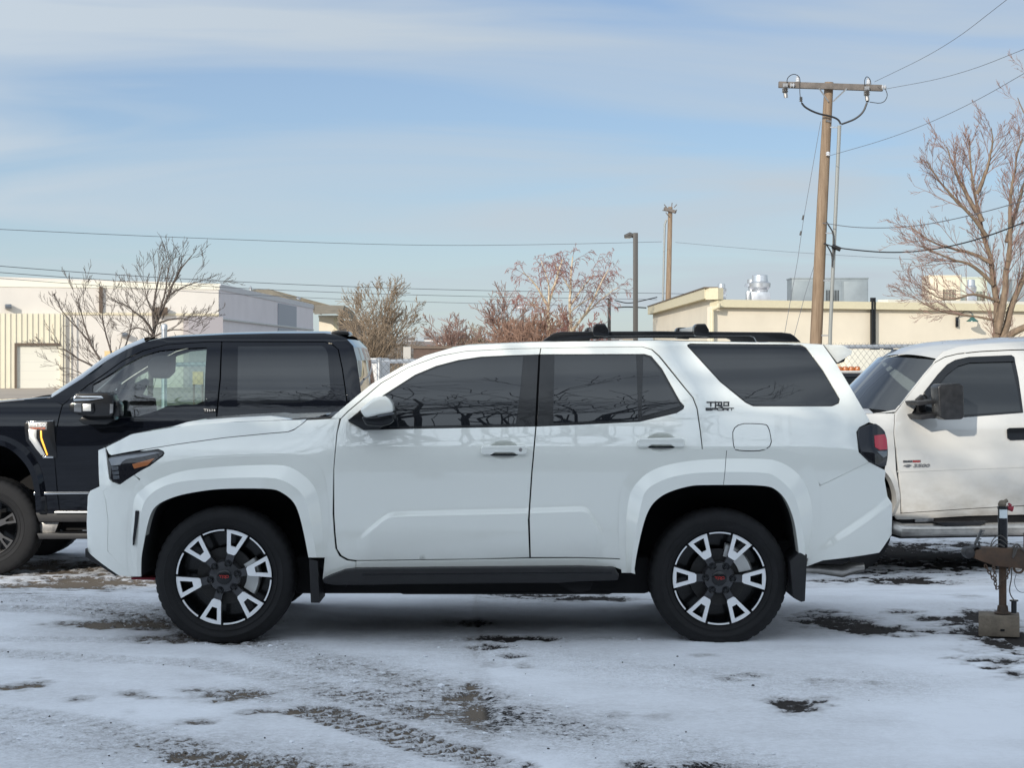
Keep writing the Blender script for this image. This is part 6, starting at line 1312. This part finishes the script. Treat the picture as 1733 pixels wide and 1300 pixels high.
def tree(name, label, base, limbs, seed, opt, bark, twig, cat='tree', group=None, k=1):
    limbs = [([(base[0]+(x-base[0])*(k if y < 600 else 1), 590+(y-590)*k if y < 590 else y) for x, y in l], *r) for l, *r in limbs]
    bx_, Y = base; p0 = P(bx_, 640, Y); z0 = gz(p0.x, Y); t = thing(name, label, cat, (p0.x, Y, z0), 0, group); rd = random.Random(seed); tb = MB(); wb = MB()
    for lp, r0, r1, dy in limbs:                 # main limbs follow the photograph
        q = []
        for i, (x, y) in enumerate(lp):
            v = P(x, y, Y)-t.location; f = i/max(1, len(lp)-1); v.y += dy*f
            if y >= 900: v.z = -.05
            q.append(v)
        if len(q) > 2: q = [Vector(v) for v in smooth_line([tuple(v) for v in q], 2)]
        m = 14; q = resample(q, m); rad = [r0+(r1-r0)*i/(m-1) for i in range(m)]
        tb.tube([v+Vector((rd.gauss(0, r0*.12), 0, rd.gauss(0, r0*.12))) for v in q], rad, 10 if r0 > .06 else 6, True)
        Ltot = sum((b-a).length for a, b in zip(q, q[1:])); nk = max(2, int(Ltot*opt['dens']))
        for k in range(nk):
            f = opt['bare']+(1-opt['bare'])*(k+rd.random())/nk; i = min(m-2, int(f*(m-1))); pp = q[i].lerp(q[i+1], f*(m-1)-i); dd = (q[i+1]-q[i]).normalized()
            ax = dd.orthogonal().normalized(); ax.rotate(Matrix.Rotation(rd.random()*2*math.pi, 3, dd)); an = R(rd.uniform(*opt['ang'])); nd = dd*math.cos(an)+ax*math.sin(an); nd.y *= .8
            if nd.z < -.3: nd.z *= -.5
            grow(tb, wb, pp, nd, opt['L0']*rd.uniform(.5, 1.25)*(1.15-.6*f), min(opt.get('cap', 1), max(opt['rmin'], rad[i]*.42)), 1, rd, opt)
    tb.build('trunk', bark, t, angle=60, recalc=False)
    if wb.v: wb.build('crown', twig, t, flat=True, recalc=False)
    return t
base_opt = dict(wob=.10, up=.05, droop=.02, droop_lvl=9, rmin=.006, split=.022, levels=4, kids=(5, 5, 4, 3), start=.25, ang=(22, 50), len=(.45, .7), dens=2.6, bare=.25, L0=1.5)
o1 = dict(base_opt, dens=6.0, L0=1.1, levels=3, kids=(6, 6, 4), rmin=.0042, cap=.015, wob=.07, up=.045, ang=(18, 40), len=(.38, .62), start=.15)
BT = 43
tree('bare_tree', 'big leafless tree with several thick trunks in front of the cream building', (1690, BT), [
    ([(1688, 900), (1686, 575), (1688, 520), (1684, 470), (1676, 420), (1662, 360), (1650, 300), (1641, 240), (1640, 196)], .125, .013, .3),
    ([(1688, 560), (1698, 510), (1702, 440), (1707, 380), (1704, 320), (1712, 250), (1722, 200)], .09, .013, -.5),
    ([(1694, 590), (1704, 550), (1722, 500), (1745, 455), (1770, 380), (1790, 300)], .09, .025, .5),
    ([(1700, 575), (1716, 560), (1745, 545), (1790, 528), (1830, 500)], .09, .03, -.5),
    ([(1668, 380), (1640, 345), (1600, 310), (1570, 280), (1543, 242)], .05, .012, -.6),
    ([(1676, 430), (1648, 410), (1610, 402), (1565, 385), (1530, 355)], .045, .01, .5),
    ([(1680, 470), (1640, 432), (1600, 424), (1560, 408), (1538, 400)], .05, .01, -.4),
    ([(1660, 350), (1632, 300), (1612, 250), (1600, 206)], .06, .012, .4),
    ([(1690, 500), (1655, 490), (1630, 488), (1600, 500), (1570, 498), (1530, 470)], .04, .008, -.5),
    ([(1690, 540), (1660, 530), (1600, 525), (1560, 510), (1515, 478)], .03, .006, .3),
    ([(1706, 390), (1722, 340), (1740, 290), (1752, 240)], .06, .012, .3),
    ([(1650, 300), (1668, 250), (1676, 200), (1670, 178)], .05, .01, -.3)], 11, o1, M_BARK, M_TWIG, k=.90)
tree('bare_tree', 'leafless tree just entering the frame at the upper right edge', (1810, 50), [
    ([(1815, 900), (1810, 600), (1800, 400), (1790, 250), (1785, 190), (1775, 150)], .2, .03, 0), ([(1795, 320), (1765, 260), (1745, 220), (1722, 165)], .06, .01, 0), ([(1780, 180), (1755, 140), (1745, 135), (1738, 120)], .05, .01, 0)], 5, dict(o1, dens=1.6), M_BARK, M_TWIG)
o2 = dict(base_opt, dens=5.5, L0=.85, levels=3, kids=(5, 5, 3), rmin=.0036, cap=.009, up=.06, wob=.08, ang=(16, 38), len=(.4, .65), start=.15)
tree('bare_tree', 'upright leafless tree with a dark forked trunk in front of the white warehouse', (258, 40), [
    ([(254, 900), (253, 580), (259, 550), (268, 520), (285, 480), (305, 430), (330, 390), (345, 372)], .075, .01, .2),
    ([(258, 552), (248, 530), (225, 508), (200, 490), (172, 478)], .035, .006, -.3), ([(262, 540), (258, 500), (262, 460), (270, 420), (276, 390)], .035, .007, .3), ([(272, 510), (290, 460), (295, 420), (305, 385)], .03, .006, -.2),
    ([(290, 470), (320, 450), (355, 436), (390, 424)], .022, .005, .2), ([(268, 520), (245, 480), (238, 440), (230, 422)], .022, .005, 0), ([(262, 535), (300, 520), (335, 520), (362, 530)], .024, .005, .3), ([(256, 565), (300, 545), (340, 548), (370, 560)], .022, .005, -.4), ([(257, 560), (230, 540), (205, 545), (180, 555)], .02, .005, .2)], 21, o2, M_BARKD, M_BARKD, k=.73)
tree('bare_tree', 'low spreading leafless tree beside the roller door', (200, 38), [
    ([(205, 900), (190, 640), (165, 605), (140, 570), (115, 545), (85, 515), (78, 490)], .045, .007, .2), ([(190, 640), (160, 620), (130, 605), (105, 590), (60, 590)], .03, .005, -.3), ([(150, 585), (135, 545), (125, 510), (118, 485)], .025, .005, .2),
    ([(200, 640), (190, 600), (175, 560), (168, 520), (180, 495)], .03, .005, 0), ([(190, 640), (150, 640), (120, 625), (95, 622)], .02, .005, .3), ([(195, 620), (215, 580), (225, 540), (222, 510)], .025, .005, .2)], 33, dict(o2, dens=4.5, L0=.85), M_BARKD, M_BARKD, k=.9)
o3 = dict(base_opt, dens=2.4, L0=1.9, levels=3, kids=(6, 6, 4), rmin=.0095, cap=.022, split=.05, up=.05, droop=-.20, droop_lvl=2, n=7, len=(.4, .65))
tree('birch_tree', 'birch tree with a cream trunk and drooping red twigs, left of the pair', (930, 100), [
    ([(931, 900), (930, 560), (925, 520), (935, 480), (945, 450), (955, 420)], .17, .03, .5), ([(926, 510), (910, 480), (895, 460), (880, 448)], .07, .02, -.8), ([(928, 520), (930, 470), (920, 440), (915, 425)], .06, .02, .5), ([(934, 480), (948, 455), (940, 430)], .05, .02, -.5), ([(926, 520), (905, 510), (890, 500)], .05, .02, .8)], 41, o3, M_BIRCH, M_TWIGR, k=.9)
tree('birch_tree', 'birch tree with a cream trunk and wide drooping crown, right of the pair', (966, 104), [
    ([(966, 900), (966, 560), (964, 510), (966, 470), (968, 440), (970, 416)], .16, .03, .3), ([(966, 560), (990, 530), (1008, 500), (1025, 460), (1035, 442)], .09, .02, -.8), ([(965, 510), (985, 480), (1000, 460), (1010, 450)], .06, .02, .6), ([(990, 530), (1020, 500), (1045, 480), (1056, 475)], .05, .02, .3), ([(966, 480), (950, 455), (945, 440)], .05, .02, -.5), ([(966, 520), (985, 505), (1010, 490)], .05, .02, .9)], 47, o3, M_BIRCH, M_TWIGR, k=.9)
def bush(label, px, Y, wpx, top, seed, bark, twig, stems, name='shrub', opt=None, rs=.05):
    rd = random.Random(seed); limbs = []
    for k in range(stems):
        x1 = px+wpx*(2*(k+.5)/stems-1)*rd.uniform(.8, 1.0); f = 1-abs(x1-px)/wpx; y1 = 612-(612-top)*(.35+.65*f**.6)*rd.uniform(.75, 1.0); xm = px+(x1-px)*.35
        limbs.append(([(px+(x1-px)*.12, 900), (px+(x1-px)*.15, 625), (xm, 612-(612-y1)*.45), (x1*.7+xm*.3, 612-(612-y1)*.75), (x1, y1)], rs, rs*.15, rd.uniform(-1.5, 1.5)))
    return tree(name, label, (px, Y), limbs, seed, opt or dict(base_opt, dens=2.2, L0=1.5, levels=3, kids=(5, 5, 3), rmin=.011, split=.03, bare=.2), bark, twig, 'bush' if name == 'shrub' else 'tree')
bush('dense tan leafless tree between the black cab and the white vehicle windscreen', 640, 68, 62, 486, 51, M_BUSHB, M_BUSHB, 9, 'bare_tree', rs=.09, opt=dict(base_opt, dens=2.6, L0=1.7, levels=3, kids=(6, 6, 4), rmin=.009, split=.03, bare=.15))
bush('low tangled brown brush filling the gap right of the black cab', 625, 60, 60, 545, 52, M_BUSHB, M_BUSHB, 8, rs=.04, opt=dict(base_opt, dens=4, L0=1.1, levels=3, kids=(6, 5, 3), rmin=.010, split=.03, bare=.05))
bush('small grey leafless tree low on the horizon above the windscreen', 762, 120, 42, 541, 53, M_BUSHB, M_TWIG, 7, 'bare_tree', rs=.07, opt=dict(base_opt, dens=1.6, L0=2.2, levels=3, kids=(6, 5, 3), rmin=.017, split=.05))
bush('leafless greyish tree left of the birches behind red shrubs', 858, 112, 34, 512, 54, M_BUSHB, M_TWIG, 7, 'bare_tree', rs=.08, opt=dict(base_opt, dens=1.6, L0=2.4, levels=3, kids=(6, 5, 3), rmin=.017, split=.05))
bush('rust red shrub at the foot of the grey leafless tree', 868, 100, 34, 545, 55, M_BUSHR, M_BUSHR, 9, rs=.04, opt=dict(base_opt, dens=3.4, L0=1.6, levels=3, kids=(6, 5, 3), rmin=.016, split=.03, bare=.05))
bush('rust red shrub between the lamp post and the left birch', 906, 98, 30, 530, 56, M_BUSHR, M_BUSHR, 8, rs=.04, opt=dict(base_opt, dens=3.4, L0=1.6, levels=3, kids=(6, 5, 3), rmin=.016, split=.03, bare=.05))
bush('rust red shrub between the two birch trunks', 950, 110, 26, 530, 57, M_BUSHR, M_BUSHR, 7, rs=.04, opt=dict(base_opt, dens=3.4, L0=1.6, levels=3, kids=(6, 5, 3), rmin=.017, split=.03, bare=.05))
bush('brown shrub right of the right birch below the thin lamp post', 1000, 110, 34, 545, 58, M_BUSHB, M_TWIGR, 7, rs=.04, opt=dict(base_opt, dens=3.0, L0=1.6, levels=3, kids=(6, 5, 3), rmin=.017, split=.03, bare=.05))
bush('low brown brush along the bottom of the town view', 810, 140, 60, 566, 59, M_BUSHB, M_BUSHB, 10, rs=.05, opt=dict(base_opt, dens=3.0, L0=1.8, levels=3, kids=(6, 5, 3), rmin=.02, split=.04, bare=.05))

# ================================================================ behind the photographer: the building that throws the shade and the trees the glass reflects
bb = thing('office_building', 'long flat-roofed building behind the viewpoint shading the front of the lot', 'building', (0, -24, 0), 0)
SH = .35; slope = math.tan(R(SUN_EL))/math.cos(R(SUN_AZ)); zt_b = -.17+(15.05+22)*slope
mb = MB(); mb.box((0, -4, zt_b/2), (130, 12, zt_b)); mb.build('wall', mat('grey_stone_front', (.15, .14, .13), .9, var=.15, vscale=.5), bb, flat=True)
for r_ in range(3):
    for k in range(-9, 10):
        mb = MB(); mb.box((k*5.5, 2.03, 2.2+r_*4.2), (3.2, .1, 2.0)); mb.build('window', M_TINT2, bb, flat=True)
def rev(label, x, y, h, seed, lean):
    rd = random.Random(seed); t = thing('bare_tree', label, 'tree', (x, y, 0), 0); tb = MB(); wb = MB()
    tb.tube([(0, 0, -.1), (.05, 0, h*.2), (0, .1, h*.42)], [.22, .18, .15], 10)
    op = dict(wob=.16, up=.0, droop=.0, droop_lvl=9, rmin=.010, split=.03, levels=4, kids=(5, 5, 5, 3), start=.25, ang=(25, 60), len=(.5, .75), n=7, flat=1)
    for k in range(7):
        a = 2*math.pi*k/7+rd.random()*.5; dd = Vector((math.cos(a)*.9, math.sin(a)*.6, rd.uniform(.6, 1.0)))
        grow(tb, wb, Vector((0, .1, h*(.30+.12*rd.random()))), dd, h*.62, .11, 1, rd, op)
    tb.build('trunk', M_BARKD, t, angle=60, recalc=False); wb.build('crown', M_BARKD, t, flat=True, recalc=False)
rev('spreading leafless tree behind the viewpoint reflected in the front door glass', -1.2, -5.5, 11.5, 61, 0)
rev('spreading leafless tree behind the viewpoint reflected in the black pickup glass', -4.7, -5.0, 13.2, 62, 0)
